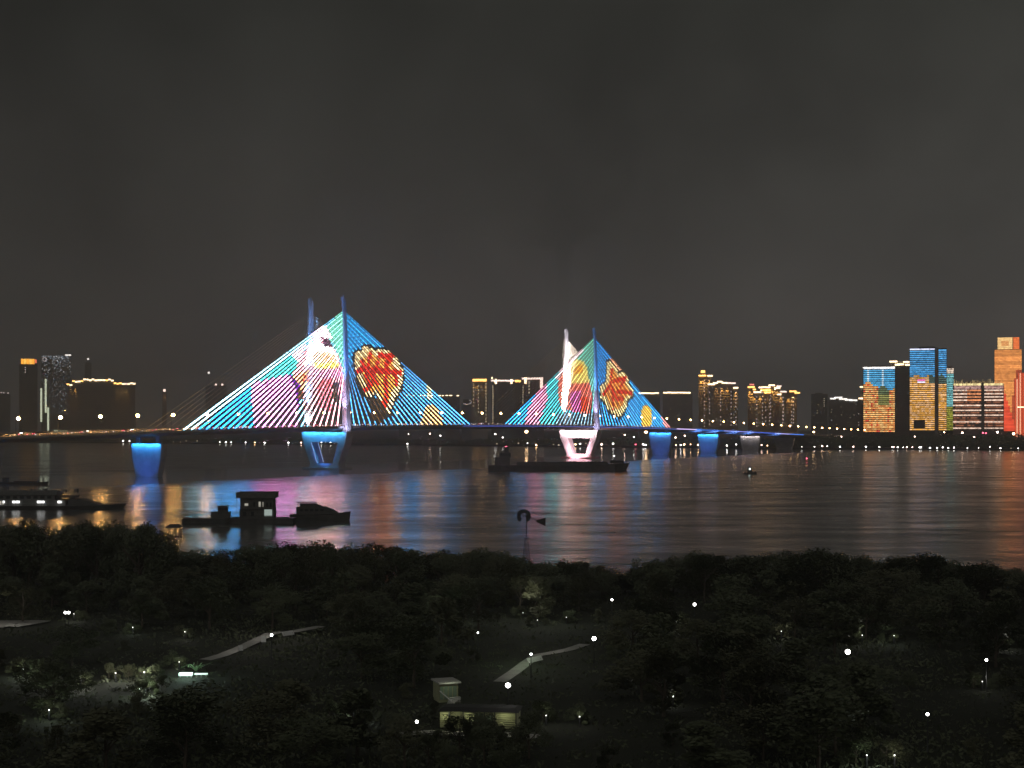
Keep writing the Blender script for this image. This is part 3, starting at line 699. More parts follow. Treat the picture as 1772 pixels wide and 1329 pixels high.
m = MB(); rj = random.Random(2)
for x in np.arange(1653, 1733, 1.7):
    hgt = rj.random()**2*5+.8; m.box(b5.lx(x)-.2, b5.lx(x)+.2, -.6, -.2, b5.lz(663.4), b5.lz(663.4)+hgt, lk((235, 200, 130), .7*rj.random()+.15))
tag(m.build('roof_light_spikes', led_mat(), b5.root), kind='stuff')
m = MB(); m.box(b5.lx(1697.6), b5.lx(1703.4), -.7, 0, 4, b5.lz(662)); m.build('stair_shaft', WALLG, b5.root)
b6 = Bld('gold_tower', 'tall gold-lit tower with a bright crown at the right end of the skyline', 1722, 1767, 604.5, 1900, 34, WALLT, bands=False, roofh=0.5)
def cG(x, y, r):
    j = .8+.4*r.random()
    redx = 1734+max(0, (y-668))*.29
    if y > 668 and x < redx+2: return lk((235, 75, 40), .95*j)
    if y > 640 and x > 1750 and (y-640)*.1 > (1757-x): return lk((190, 80, 45), .8*j)
    return lk((228, 142, 68), 1.0*j)
b6.led(1722.3, 1766.7, 605, 746, 48, cG, seed=4, hfrac=.86)
m = MB(); m.box(b6.lx(1727), b6.lx(1763), 1.5, 28, b6.z1-.5, b6.lz(583.5)); m.build('crown', WALLT, b6.root)
for x0, x1, c_, nn in ((1727.3, 1751.5, (255, 205, 130), 7), (1753, 1762.8, (240, 115, 50), 7)):
    mm = MB()
    for i in range(nn):
        z0 = b6.lz(604-(604-583.5)*i/nn); z1 = b6.lz(604-(604-583.5)*(i+.86)/nn)
        for j in range(8):
            a = b6.lx(x0+(x1-x0)*j/8); q = b6.lx(x0+(x1-x0)*(j+1)/8); g = .8+.35*random.random()
            cc = lk(c_, g) if not (c_[1] > 200 and 2 <= j <= 5 and 2 <= i <= 4) else lk((235, 160, 90), g)
            mm.box(a, q, .9, 1.45, z0, z1, cc)
    mm.build('crown_panel', led_mat(), b6.root)
b7 = Bld('red_tower', 'red-lit tower with vertical white lines cut by the right edge of the picture', 1757, 1800, 656, 1800, 28, WALLD, bands=False)
m = MB(); m.box(b7.lx(1762), b7.lx(1800), .2, 20, b7.z1-.5, b7.lz(645)); m.build('upper_block', WALLD, b7.root)
for x in np.arange(1757.5, 1799, 2.6):
    top = 656 if x < 1762 else 645.5
    m = MB(); c_ = lk((235, 84, 40), .75) if int(x*10) % 3 else lk((255, 170, 130), 1.1)
    m.box(b7.lx(x), b7.lx(x+1.9), -.6, -.02, 4, b7.lz(top), c_); m.build('light_fin', led_mat(), b7.root)
b7.strip(1762, 1775, 704, 705.5, E_GOLDW, 'light_band', .3, -.62)

# -- residential towers behind the right approach
def resid(name, label, x0, x1, ytop, d, cols, beams, roof, seed, wallm=WALLT, gold=False):
    b_ = Bld(name, label, x0, x1, ytop, d, 22, wallm)
    for (a, c_, y, em) in roof: b_.strip(a, c_, y-1.1, y+1.3, em)
    for x in beams: b_.vbeam(x, ytop+1, 26000, (1, .55, .14), 40)
    b_.windows(cols, ytop+8, 738, 6.2, E_WINP, 1.0, 1.5, .8, seed)
    b_.dimgrid(seed+50, 30, ytop+6, 738)
    return b_
g1 = resid('apartment_tower', 'tallest gold-crowned apartment tower right of the bridge fan', 1209, 1232, 650, 1990, [1219, 1226], [1212, 1216, 1220, 1227], [(1209, 1222, 650, E_GOLD), (1224, 1233, 650, E_GOLDW)], 1)
m = MB(); m.box(g1.lx(1212), g1.lx(1221), 1, 12, g1.z1, g1.lz(644)); m.build('roof_house', WALLT, g1.root); g1.strip(1213, 1220, 641, 645, E_GOLD, off=.6)
g1.vbeam(1231, 652, 15000)
g2 = resid('apartment_tower', 'wide apartment tower with a stepped gold roof line beside the tallest one', 1226, 1268, 664, 1960, [1228, 1247, 1265], [1240, 1250, 1258], [(1225, 1237, 665, E_GOLDW), (1234, 1242, 662.5, E_GOLDW), (1241, 1250, 660.5, E_GOLDW), (1249, 1258, 662.5, E_GOLDW), (1257, 1273, 663, E_ROOFP)], 2)
g3 = resid('apartment_tower', 'narrow lower apartment tower at the right of the stepped-roof group', 1268, 1277, 671, 1940, [1273.5], [1273], [(1269, 1277.5, 671, E_GOLDW)], 3)
g4 = resid('apartment_tower', 'gold-washed apartment tower with a red roof light, left of the crowded group', 1294, 1307, 670, 2000, [], [1296, 1299, 1303], [(1294, 1306, 669.5, E_GOLD)], 4)
g4.strip(1297, 1305, 664.5, 667, E_ROOFR)
g5 = resid('apartment_tower', 'slender apartment tower with two gold light columns in the crowded group', 1303, 1318, 679, 1960, [1309.5], [1305, 1315], [(1304, 1317, 678.5, E_GOLDW), (1303, 1308, 674, E_GOLD)], 5)
g6 = resid('apartment_tower', 'apartment tower with pink-white window columns in the crowded group', 1316, 1336, 671, 1980, [1319.5, 1325, 1331.5, 1333.5], [1318, 1326], [(1313, 1333, 670, E_GOLDW), (1316, 1334, 675, E_GOLD), (1322, 1334, 679, E_GOLD)], 6)
g7 = resid('apartment_tower', 'apartment tower with the highest pale roof bar in the crowded group', 1333, 1351, 668, 2010, [], [1337, 1341, 1345], [(1330, 1341, 666.5, E_GOLDW), (1340, 1350, 671, E_GOLDW), (1344, 1352, 668.5, E_ROOFP)], 7)
g8 = resid('apartment_tower', 'apartment tower with one bright white window column in the crowded group', 1349, 1361, 680, 1950, [1354.5, 1355.5], [1351], [(1350, 1361, 677.5, E_ROOFP), (1345, 1352, 682, E_GOLDW)], 8)
g9 = resid('apartment_tower', 'rightmost apartment tower of the crowded gold-lit group', 1361, 1379, 680, 1970, [1370, 1373], [1364, 1373], [(1366, 1378, 677, E_GOLD), (1375, 1384, 679.5, E_GOLD)], 9)
h1 = Bld('office_slab', 'dark slab with one gold roof line just behind the right cable fan', 1104, 1142, 681, 1990, 22, WALLG); h1.strip(1105, 1140, 679.3, 681.4, E_GOLDW); h1.dimgrid(9, 16, 690, 735)
h2 = Bld('office_slab', 'dark slab with a long gold roof line right of the right cable fan', 1147, 1198, 680, 1990, 22, WALLG); h2.strip(1148, 1195, 678.4, 680.6, E_GOLDW); h2.dimgrid(10, 22, 690, 735)
h3 = Bld('office_slab', 'grey slab with a jagged bright white roof line left of the LED towers', 1434, 1483, 692, 2000, 24, WALLG)
for a, c_, y in ((1437, 1446, 690), (1444, 1458, 688), (1452, 1466, 690.5), (1462, 1474, 692), (1470, 1483, 692.5)): h3.strip(a, c_, y-1.3, y+1.2, E_ROOFW)
h3.dimgrid(11, 18, 700, 738)
h4 = Bld('office_block', 'small dark block with a pale roof light against the left LED tower', 1483, 1496, 691, 2010, 20, WALLG); h4.strip(1486, 1494, 688.5, 691, E_GOLDW); h4.strip(1488, 1494, 668.5, 670.5, E_GOLDW); h4.windows([1486], 700, 740, 5, E_WINP, 1, 1, .6, 5)
m = MB(); m.box(h4.lx(1489), h4.lx(1495), 2, 10, h4.z1, h4.lz(671)); m.build('stair_tower', WALLG, h4.root)
h5 = Bld('office_slab', 'very dim tower without roof lights between the gold group and the white roof line', 1404, 1432, 683, 2150, 22, WALLG); h5.dimgrid(12, 18, 688, 735)
h5.windows([1426], 690, 708, 3.2, E_WIN, .8, 1, .8, 3)

# -- centre, between the two cable fans
c1 = Bld('apartment_tower', 'tower outlined with dotted gold lights left of the bright beams', 816, 844, 657, 2250, 22, WALLT); c1.strip(818, 842, 656, 660, E_GOLD)
for x in (820, 826, 833, 840): c1.vbeam(x, 659, 16000)
c1.windows([819.5], 664, 708, 6.5, E_WIN, 1.1, 1.6, 1, 1); c1.windows([828], 668, 715, 6.5, E_WIN, 1.1, 1.8, 1, 2); c1.windows([841], 664, 735, 6, E_WIN, 1.2, 2.2, 1, 3); c1.dimgrid(3, 60, 664, 738)
c2 = Bld('apartment_tower', 'tower with a white roof bar and two golden light beams down its front', 850.5, 890, 659, 2280, 22, WALLD); c2.strip(850, 890, 657.5, 660, E_ROOFP)
for x in (857.5, 858.5, 885, 885.5): c2.vbeam(x, 658, 90000, (1, .66, .28), 26)
c2.tubev(858, 656, 664, E_GOLDW, 1.6); c2.tubev(885, 656, 664, E_GOLDW, 1.6); c2.windows([853], 668, 736, 3.2, E_WIN, 1.2, 1.6, 1, 4); c2.dimgrid(5, 10, 670, 735)
m = MB(); m.box(c2.lx(850), c2.lx(853), 0, 3, c2.z1, c2.lz(653)); m.build('roof_mast', WALLD, c2.root); c2.strip(850.3, 852.6, 652.5, 655.5, E_GOLDW)
c3 = Bld('apartment_tower', 'narrow block with small golden roof glow between the beam-lit towers', 889.5, 903, 661, 2300, 20, WALLD); c3.strip(891, 901, 657.5, 661, E_GOLD); c3.dimgrid(6, 6, 670, 730)
c4 = Bld('apartment_tower', 'tower with bright corner beams touching the right cable fan', 903, 941, 656, 2260, 22, mat('plum_facade', (.2, .15, .15), .7)); c4.strip(903, 940, 653.5, 656.5, E_ROOFP)
for x in (909, 910, 936, 937): c4.vbeam(x, 655, 110000, (1, .68, .34), 26)
c4.tubev(909.5, 653, 664, E_GOLDW, 1.8); c4.tubev(937, 653, 672, E_ROOFP, 2.4); c4.windows([915.5], 662, 680, 6, E_WIN, 1.5, 3, 1, 4); c4.windows([905], 668, 700, 3, E_WIN, 1, 1.4, 1, 4); c4.dimgrid(7, 6, 670, 735)
c5 = Bld('hotel_block', 'low wide dark block with a dotted pale roof line behind the left cable fan', 690, 795, 686, 2350, 24, WALLG)
rj = random.Random(4)
for x in np.arange(702, 792, 6.3):
    if rj.random() < .85: c5.strip(x, x+2+3*rj.random(), 683.6, 685.2, E_GOLDW)
c5.dimgrid(8, 30, 694, 736)
c6 = Bld('round_roof_block', 'small dark block with a ring-shaped roof light left of the dotted tower', 799, 817, 699, 2300, 18, WALLG)
m = MB()
for k in range(9):
    a0 = -2.4+k*.42; m.tube([(7.2*math.cos(a0), -.8, c6.z1+3+3.6*math.sin(a0)), (7.2*math.cos(a0+.3), -.8, c6.z1+3+3.6*math.sin(a0+.3))], .5, 5)
m.build('ring_light', E_WINP, c6.root); m = MB(); m.tube([(0, 4, c6.z1), (0, 4, c6.z1+7)], 6.4, 14); m.build('drum', WALLG, c6.root)

# -- left
l0 = Bld('office_block', 'dim block with a few roof lights at the far left edge', -14, 17, 684, 2500, 22, WALLG)
for x in (-4, 1, 5, 12): l0.strip(x, x+2.2, 678+x*.1, 680+x*.1, E_WINP); 
m = MB(); m.box(l0.lx(-8), l0.lx(15), 2, 10, l0.z1, l0.lz(680)); m.build('roof_house', WALLG, l0.root)
l1 = Bld('office_tower', 'dark tower with an orange sign box on top at the far left', 34, 64, 631, 2700, 26, WALLD); l1.dimgrid(21, 8, 640, 730)
m = MB()
for i in range(5): m.box(l1.lx(37+i*4.5), l1.lx(41.2+i*4.5), -1.2, 2, l1.lz(630), l1.lz(621), lk((255, 190, 70) if i % 2 else (255, 170, 40), 1.3))
m.box(l1.lx(60), l1.lx(62.5), -1.2, 2, l1.lz(628), l1.lz(622), lk((255, 120, 70), 1.2)); m.build('sign_box', led_mat(), l1.root)
l1.windows([44], 636, 647, 4, E_WINP, 2, 2, .8, 3)
l2 = Bld('glitter_tower', 'twin-slab tower sprinkled with tiny white lights at the left', 73, 122, 617, 2600, 34, WALLD)
m = MB(); m.box(l2.lx(112), l2.lx(122), 0, 12, l2.z1, l2.lz(614)); m.box(l2.lx(74), l2.lx(82), 0, 12, l2.z1, l2.lz(615)); m.build('roof_house', WALLD, l2.root)
l2.strip(112, 122, 613, 615.2, E_ROOFW)
m = MB(); rj = random.Random(12)
for _ in range(620):
    x = 73.5+rj.random()*48; y = 616+(rj.random()**1.9)*100
    if x > 83 and x < 92 and rj.random() < .5: continue
    k = (.15+.9*rj.random()**2)*(1 if y < 645 else .55); a, z = l2.lx(x), l2.lz(y); q = .3+.4*rj.random(); cc = (k, k, k*1.02) if rj.random() < .6 else (k*.65, k*.8, k)
    m.box(a-q, a+q, -.5, -.3, z-q, z+q, cc)
tag(m.build('facade_lights', led_mat(), l2.root), kind='stuff')
m = MB()
for k in range(10):
    a0 = k*.63; m.tube([(l2.lx(78)+3.2*math.cos(a0), -.9, l2.lz(622)+3.2*math.sin(a0)), (l2.lx(78)+3.2*math.cos(a0+.5), -.9, l2.lz(622)+3.2*math.sin(a0+.5))], .55, 5)
m.build('ring_sign', E_WINP, l2.root)
E_PALE = mat('pale_tube', (.9, .95, .8), .4, emit=(.92, 1, .72), strength=.95)
for x, ya, yb in ((72.5, 672, 730), (80, 656, 714), (84, 705, 745), (121, 700, 745)): l2.tubev(x, ya, yb, E_PALE, 1.7)
m = MB(); m.box(l2.lx(93), l2.lx(100), -2.2, -1, l2.lz(756), l2.lz(744)); m.box(l2.lx(100), l2.lx(122), -1.6, -1, l2.lz(747), l2.lz(745)); m.build('entrance_light', mat('entrance_glow', (.9, .95, .7), .4, emit=(.9, .95, .6), strength=.55), l2.root)
l3 = Bld('wide_block', 'wide dark block under a wavy line of golden roof lights at the left', 120, 232, 668, 2550, 30, WALLD)
rj = random.Random(8)
for x in np.arange(118, 230, 4.6):
    y = 666 if x < 127 else 660.5 if x < 145 else 657.5 if x < 196 else 663.5
    y += (rj.random()-.5)*2.2; l3.strip(x, x+4.2, y-1.3, y+1.2, E_GOLDW if rj.random() < .55 else E_GOLD if rj.random() < .8 else E_ROOFP)
m = MB(); m.box(l3.lx(128), l3.lx(147), 1, 20, l3.z1, l3.lz(662)); m.box(l3.lx(147.3), l3.lx(196), .6, 20, l3.z1, l3.lz(658.5)); m.box(l3.lx(196.3), l3.lx(231), .8, 20, l3.z1, l3.lz(664)); m.build('roof_house', WALLD, l3.root)
for x, p_ in ((125, 20000), (132, 70000), (203, 60000), (210, 60000), (218, 70000)): l3.vbeam(x, 665, p_, (1, .5, .12), 26)
l3.dimgrid(30, 10, 680, 735)
l4 = Bld('slim_tower', 'slim dark tower with one small warm top lamp left of the bridge fan', 281, 288, 680, 2500, 10, WALLG); l4.strip(282.5, 286.5, 673.5, 677.5, E_ROOFP); l4.vbeam(285, 678, 12000, (1, .5, .2), 30)
m = MB(); m.box(l4.lx(283), l4.lx(286), 0, 3, l4.z1, l4.lz(674)); m.build('roof_mast', WALLG, l4.root)
l5 = Bld('office_tower', 'dim tower with three tiny roof beacons left of the bridge fan', 356, 392, 668, 2700, 22, WALLG)
m = MB(); m.tube([(l5.lx(361.5), 4, l5.z1), (l5.lx(361.5), 4, l5.lz(647))], .5, 5); m.build('antenna', STEEL, l5.root)
for x, y, em in ((361.5, 645, E_ROOFW), (373.5, 665.5, E_ROOFP), (384.5, 665.5, E_ROOFP)):
    m = MB(); m.ball((l5.lx(x), 4, l5.lz(y)), 2.0); m.build('beacon', em, l5.root)
l6 = Bld('slim_tower', 'thin dark tower with one beacon above the golden roof line', 147, 158, 629, 2900, 12, WALLG)
m = MB(); m.tube([(0, 4, l6.z1), (0, 4, l6.lz(622))], .5, 5); m.build('antenna', STEEL, l6.root); m = MB(); m.ball((0, 4, l6.lz(621)), 1.8); m.build('beacon', E_ROOFW, l6.root)

# ------------------------------------------------------------------ far bank woodland and lamps
def leaf_cloud(m, c, rx, rz, n, size, rj):
    for _ in range(n):
        while True:
            p = Vector((rj.uniform(-1, 1), rj.uniform(-1, 1), rj.uniform(-1, 1)))
            if .25 < p.length < 1: break
        q = Vector((c[0]+p.x*rx, c[1]+p.y*rx, c[2]+p.z*rz))
        a = Vector((rj.gauss(0, 1), rj.gauss(0, 1), rj.gauss(0, 1))).normalized(); b_ = a.orthogonal().normalized(); s = size*(.6+.8*rj.random())
        m.quad(q-a*s, q+b_*s*.7, q+a*s, q-b_*s*.7)
def shore_y(x):
    for (xa, ya), (xb, yb) in zip(shore[:-1], shore[1:]):
        if xa <= x <= xb: return ya+(yb-ya)*(x-xa)/(xb-xa)
    return 1700
m = MB(); rj = random.Random(21)
px = -30
while px < 1830:
    d0 = 1900
    for _ in range(4): d0 = shore_y((px-CX)/F*d0)
    top = 762 if px < 300 else 758 if px < 860 else 757 if px < 1240 else 752 if px < 1345 else 748 if px < 1500 else 746.5
    for row in range(2 if px < 1330 else 3):
        d = d0+12+row*18+rj.random()*10; X = (px+rj.uniform(-4, 4)-CX)/F*d
        zt = H-(top-HY+rj.uniform(0, 7)+(2-row)*3.5*(px > 1330))/F*d; r = 4+rj.random()*3
        zt = max(zt, 6)
        for kk in range(3):
            hh = (zt-2.5)*.5
            leaf_cloud(m, (X+rj.uniform(-3, 3), d+rj.uniform(-3, 3), 2.5+hh*(.7+.4*kk/2)+rj.uniform(-1, 1)), r, hh*(.85 if kk else 1), 46, 1.0, rj)
        m.tube([(X, d, 1.5), (X, d, zt*.6)], .25, 4)
    px += rj.uniform(5.5, 9)
tag(m.build('far_woodland', LEAF, None), 'dark mass of trees along the far bank', 'woodland', kind='stuff')

lampF = {}
def bank_lamp(x, y, em, dz=10, hgt=None, r=.62, lab=None, grp='lamps along the far bank', cat='lamp'):
    d = 1900
    for _ in range(4): d = shore_y((x-CX)/F*d)
    d += dz; p = P(x, y, d); hh = p.z-1.9
    o = empty('bank_lamp', (p.x, p.y, 1.9))
    m = MB(); m.tube([(0, 0, 0), (0, 0, max(.5, hh))], .08, 5); m.build('post', STEEL, o)
    r *= random.Random(int(x*13+y)).uniform(.6, 1.25)
    m = MB(); m.ball((0, 0, max(.5, hh)), r, r, r*.85, 8, 5); m.build('lamp_globe', em, o, True)
    tag(o, lab or 'small lamp glowing low on the far bank by the water', cat, grp)
for zx, yy in ((20, 773), (195, 773), (285, 773), (340, 772), (375, 772), (465, 773), (560, 773), (650, 773), (745, 773.5), (838, 773.5), (848, 773.5), (875, 774), (915, 774), (940, 774), (980, 774), (1030, 774), (1041, 774), (1105, 775), (1155, 775), (1195, 774), (1235, 775), (1275, 774.5), (1370, 775), (1450, 776.5), (1530, 773), (1605, 777), (1680, 776), (1730, 778)):
    bank_lamp(1340+zx/4.102, yy, E_WHITE if zx % 4 else E_PINK if zx % 3 else E_WIN, dz=4)
for x, y, em in ((1456, 755.5, E_PINK), (1583, 755.5, E_PINK), (1686, 756, E_PINK), (1665, 749, E_PINK), (1754, 750.5, E_WARM), (1701, 749, E_RED), (1706, 749.5, E_RED), (1726, 748, E_PINK), (1634, 748, E_WARM), (1408, 747.5, E_WARM)):
    bank_lamp(x, y, em, dz=-1.5, r=1.3 if x == 1754 else 1.0, lab='bright lamp up among the right bank trees', grp='lamps up among the right bank trees')
for x, y, em in ((897, 767, E_WIN), (913, 767, E_WHITE), (928, 770, E_WARM), (958, 769, E_WIN), (967, 770, E_WIN), (996, 769, E_WARM), (1004, 768, E_WHITE), (1014, 767, E_WIN), (1041, 769, E_PINK), (1061, 768, E_WHITE), (1081, 752.5, E_PINK), (1097, 756.5, E_WHITE), (1100, 769, E_RED), (1113, 769, E_WHITE), (1117, 770, E_WHITE), (1185, 754, E_PINK), (1169, 757, E_PINK), (1170, 770.5, E_WARM), (1178, 770, E_WHITE), (1184, 769, E_WARM), (1195, 769, E_WARM), (1208, 770, E_WARM), (1258, 771, E_WHITE), (1274, 769, E_WHITE), (1318, 770, E_PINK), (1328, 771, E_WARM), (1118, 747.5, E_WARM), (911, 747, E_WARM),
              (213, 763, E_WHITE), (224, 763, E_WHITE), (300, 765, E_WIN), (312, 765, E_WIN), (322, 763, E_WIN), (341, 763, E_WIN), (380, 765, E_WHITE), (391, 766, E_WHITE), (400, 765, E_WHITE), (425, 766, E_WHITE), (441, 766, E_WARM), (458, 766, E_WHITE), (499, 766, E_WHITE), (521, 766, E_PINK), (556, 765, E_WHITE), (563, 765, E_WHITE), (572, 765, E_WHITE), (586, 765, E_WHITE), (707, 751, E_WHITE), (744, 750.5, E_PINK), (762, 754, E_WHITE), (857, 751, E_WHITE), (870, 757, E_WHITE), (705, 768, E_WHITE), (860, 768, E_WIN)):
    big = x in (1118, 911); bank_lamp(x, y, em, dz=2, r=1.7 if big else .85, lab='small lamp on the far bank seen under the bridge deck' if not big else ('large warm lamp under the deck right of the pink pylon pier' if x == 1118 else 'large warm lamp under the deck left of the pink pylon pier'), grp='lamps on the far bank under the bridge' if not big else None)

# ------------------------------------------------------------------ vessels
def hull(m, L, B_, z0, z1, bow=.22, sheer=.6, stern=.9):
    rings = []
    for k in range(13):
        a = k/12; x = -L/2+L*a
        w = B_/2*(stern+(1-stern)*min(1, a/.15)) if a < .15 else B_/2
        if a > 1-bow: w = B_/2*max(.04, 1-((a-(1-bow))/bow)**2)
        zz = z1+sheer*max(0, (a-.6)/.4)**2
        xo = x+(L*.03 if a == 1 else 0)
        rings.append([(x, -w*.8, z0), (x, w*.8, z0), (xo, w, zz), (xo, -w, zz)])
    m.loft(rings)
# cargo barge under the right pylon
p = G(964, 814.5); barge = empty('cargo_barge', p, 0.02); tag(barge, 'long low dark cargo barge passing in front of the right pylon pier', 'barge')
k = p.y/F
m = MB(); hull(m, 238*k, 12, -.6, 3.6, .1, 1.2); m.build('hull', HULL, barge)
m = MB(); m.box(-70*k, 88*k, -4.6, 4.6, 3.6, 5.2); m.build('hatch_coaming', HULL, barge)
for i in range(9): mm = MB(); mm.box(-69*k+i*17.3*k, -53*k+i*17.3*k, -4.3, 4.3, 5.21, 5.5+.15*(i % 3)); mm.build('hatch_cover', DARKM, barge)
m = MB(); m.box(-108*k, -82*k, -4.5, 4.5, 3.6, 8.5); m.box(-100*k, -80*k, -4, 4, 8.5, 11.5); m.box(-91*k, -84*k, -2.6, 2.6, 11.5, 15); m.build('deckhouse', mat('deckhouse_grey', (.09, .09, .09), .6), barge)
for i in range(4): mm = MB(); mm.box((-98+i*4.4)*k, (-95.5+i*4.4)*k, -4.06, -4.01, 9.4, 10.7); mm.build('window', GLASSD, barge)
m = MB(); m.tube([(-88*k, 0, 15), (-88*k, 0, 18.2)], .14, 5); m.tube([(-96*k, 0, 11.5), (-96*k, 0, 16)], .1, 5); m.build('mast', DARKM, barge)
m = MB(); m.ball((-88.3*k, -.4, 14.4), .95); m.build('red_signal_lamp', E_RED, barge)
m = MB(); m.box(92*k, 106*k, -2.6, 2.6, 4.6, 6.6); m.box(104*k, 116*k, -1.5, 1.5, 4.7, 6.2); m.tube([(99*k, 0, 6.5), (99*k, 0, 9.2)], .1, 5); m.tube([(108*k, -1, 6), (112*k, -1, 7.4)], .25, 5); m.build('windlass', DARKM, barge)
m = MB(); m.ball((99*k, 0, 9.3), .28); m.build('bow_lamp', E_WHITE, barge)

# moored row: work boat, houseboat, motor yacht
k = 441/F
p = G(366, 905); wb = empty('work_boat', p, .03); tag(wb, 'low dark work boat with small cabin and mast, left of the houseboat', 'boat')
m = MB(); hull(m, 98*k, 4.6, -.5, 1.5, .3, .5); m.build('hull', HULL, wb)
m = MB(); m.box(0*k, 32*k, -1.6, 1.6, 1.5, 3.4); m.box(12*k, 28*k, -1.4, 1.4, 3.4, 5.0); m.box(10*k, 30*k, -1.6, 1.6, 5.0, 5.15); m.build('cabin', HULL, wb)
for i in range(3): mm = MB(); mm.box((14+i*5)*k, (17.5+i*5)*k, -1.44, -1.41, 3.9, 4.6); mm.build('window', GLASSD, wb)
m = MB(); m.tube([(18*k, 0, 5.1), (18*k, 0, 8.0)], .06, 5); m.tube([(15*k, 0, 6.6), (21*k, 0, 6.6)], .04, 4); m.tube([(18*k, 0, 7.6), (28*k, 0, 5.1)], .03, 4); m.tube([(18*k, 0, 7.6), (4*k, 0, 3.4)], .03, 4); m.build('mast', DARKM, wb)
m = MB()
for i in range(8): m.tube([((-45+i*6)*k, -2.0, 1.5), ((-45+i*6)*k, -2.0, 2.4)], .04, 4)
m.tube([(-46*k, -2.0, 2.4), (0, -2.0, 2.4)], .04, 4); m.build('guard_rail', DARKM, wb)
p = G(447, 905); hb = empty('houseboat', p, .03); tag(hb, 'dark two-storey houseboat with flat overhanging roof and lit windows', 'houseboat')
m = MB(); m.box(-44*k, 62*k, -3.6, 3.6, -.5, 1.3); m.box(-45*k, 63*k, -3.8, 3.8, 1.3, 1.6); m.build('pontoon', HULL, hb)
HWALL = mat('houseboat_wall', (.15, .145, .135), .8, noise=.2, nscale=1.2)
m = MB(); m.box(-30*k, 29*k, -3.0, 3.0, 1.6, 4.4); m.box(-29*k, 28*k, -2.9, 2.9, 4.4, 7.6); m.build('wall', HWALL, hb)
m = MB(); m.box(-36*k, 33*k, -3.9, 3.9, 7.6, 7.9); m.box(-35*k, 32*k, -3.7, -3.6, 7.9, 9.3); m.box(-35*k, 32*k, 3.6, 3.7, 7.9, 9.3); m.box(-35.5*k, -35*k, -3.6, 3.6, 7.9, 9.3); m.box(32*k, 32.6*k, -3.6, 3.6, 7.9, 9.3); m.build('roof', HWALL, hb)
for x0, x1, z0, z1, em in ((-21, -15, 5.2, 6.0, E_WINP), (-6, -3, 5.0, 6.3, None), (3, 6.5, 5.0, 6.5, E_WINP), (9, 11, 5.0, 6.4, E_WINP), (16, 19, 5.0, 6.2, None), (22, 25, 5.0, 6.2, None), (-24, -18, 2.2, 3.6, None), (-10, -5, 2.2, 3.6, None)):
    mm = MB(); mm.box(x0*k, x1*k, -3.1 if z0 < 4 else -3.0, -2.91, z0, z1); mm.build('window', mat('dim_lit_window', (.6, .6, .5), .5, emit=(1, .95, .8), strength=.35) if em else GLASSD, hb)
m = MB(); m.box(13*k, 26*k, -3.35, -3.05, 2.3, 4.3); m.build('light_panel', mat('pale_panel', (.6, .65, .6), .5, emit=(.7, .85, .78), strength=.4), hb)
m = MB()
for x in (-34, -12, 10, 31): m.tube([(x*k, -3.75, 1.6), (x*k, -3.75, 7.6)], .08, 5)
m.tube([(-34*k, -3.75, 5.3), (31*k, -3.75, 5.3)], .05, 4); m.box(-34*k, 31*k, -3.8, -3.05, 4.25, 4.38); m.build('balcony', DARKM, hb)
m = MB()
for x in range(-42, 62, 5): m.tube([(x*k, -3.7, 1.6), (x*k, -3.7, 2.5)], .035, 4)
m.tube([(-43*k, -3.7, 2.5), (62*k, -3.7, 2.5)], .04, 4); m.build('guard_rail', DARKM, hb)
p = G(553, 901); yt = empty('motor_yacht', p, .05); tag(yt, 'dark motor yacht with raked wheelhouse and pointed bow, right of the houseboat', 'boat')
m = MB(); hull(m, 104*k, 5, -.5, 2.0, .38, .9); m.build('hull', HULL, yt)
m = MB(); pr_ = [(-40*k, 2.0), (-40*k, 4.3), (10*k, 4.3), (24*k, 3.4), (34*k, 2.2)]
m.loft([[(x, -1.9, z) for x, z in pr_], [(x, 1.9, z) for x, z in pr_]]); m.build('cabin', HULL, yt)
m = MB(); pr_ = [(-34*k, 4.3), (-34*k, 5.3), (-6*k, 5.3), (6*k, 4.31)]
m.loft([[(x, -1.6, z) for x, z in pr_], [(x, 1.6, z) for x, z in pr_]]); m.build('wheelhouse', HULL, yt)
m = MB(); m.box(-40*k, -4*k, -2, 2, 5.6, 5.75); m.build('canopy_roof', DARKM, yt)
m = MB()
for x in (-38, -22, -6):
    for y in (-1.8, 1.8): m.tube([(x*k, y, 4.3), (x*k, y, 5.6)], .05, 4)
m.build('canopy_post', DARKM, yt)
for i in range(5): mm = MB(); mm.box((-34+i*9)*k, (-28+i*9)*k, -1.94, -1.91, 3.0, 3.7); mm.build('window', GLASSD, yt)
m = MB()
for i in range(7): m.tube([((14+i*5)*k, -1.7+i*.2, 2.4+i*.07), ((14+i*5)*k, -1.7+i*.2, 3.2+i*.07)], .03, 4)
m.tube([(14*k, -1.7, 3.2), (44*k, -.5, 3.62)], .035, 4); m.tube([(-43*k, 0, 4.2), (-46*k, 0, 6.2)], .05, 4); m.build('guard_rail', DARKM, yt)

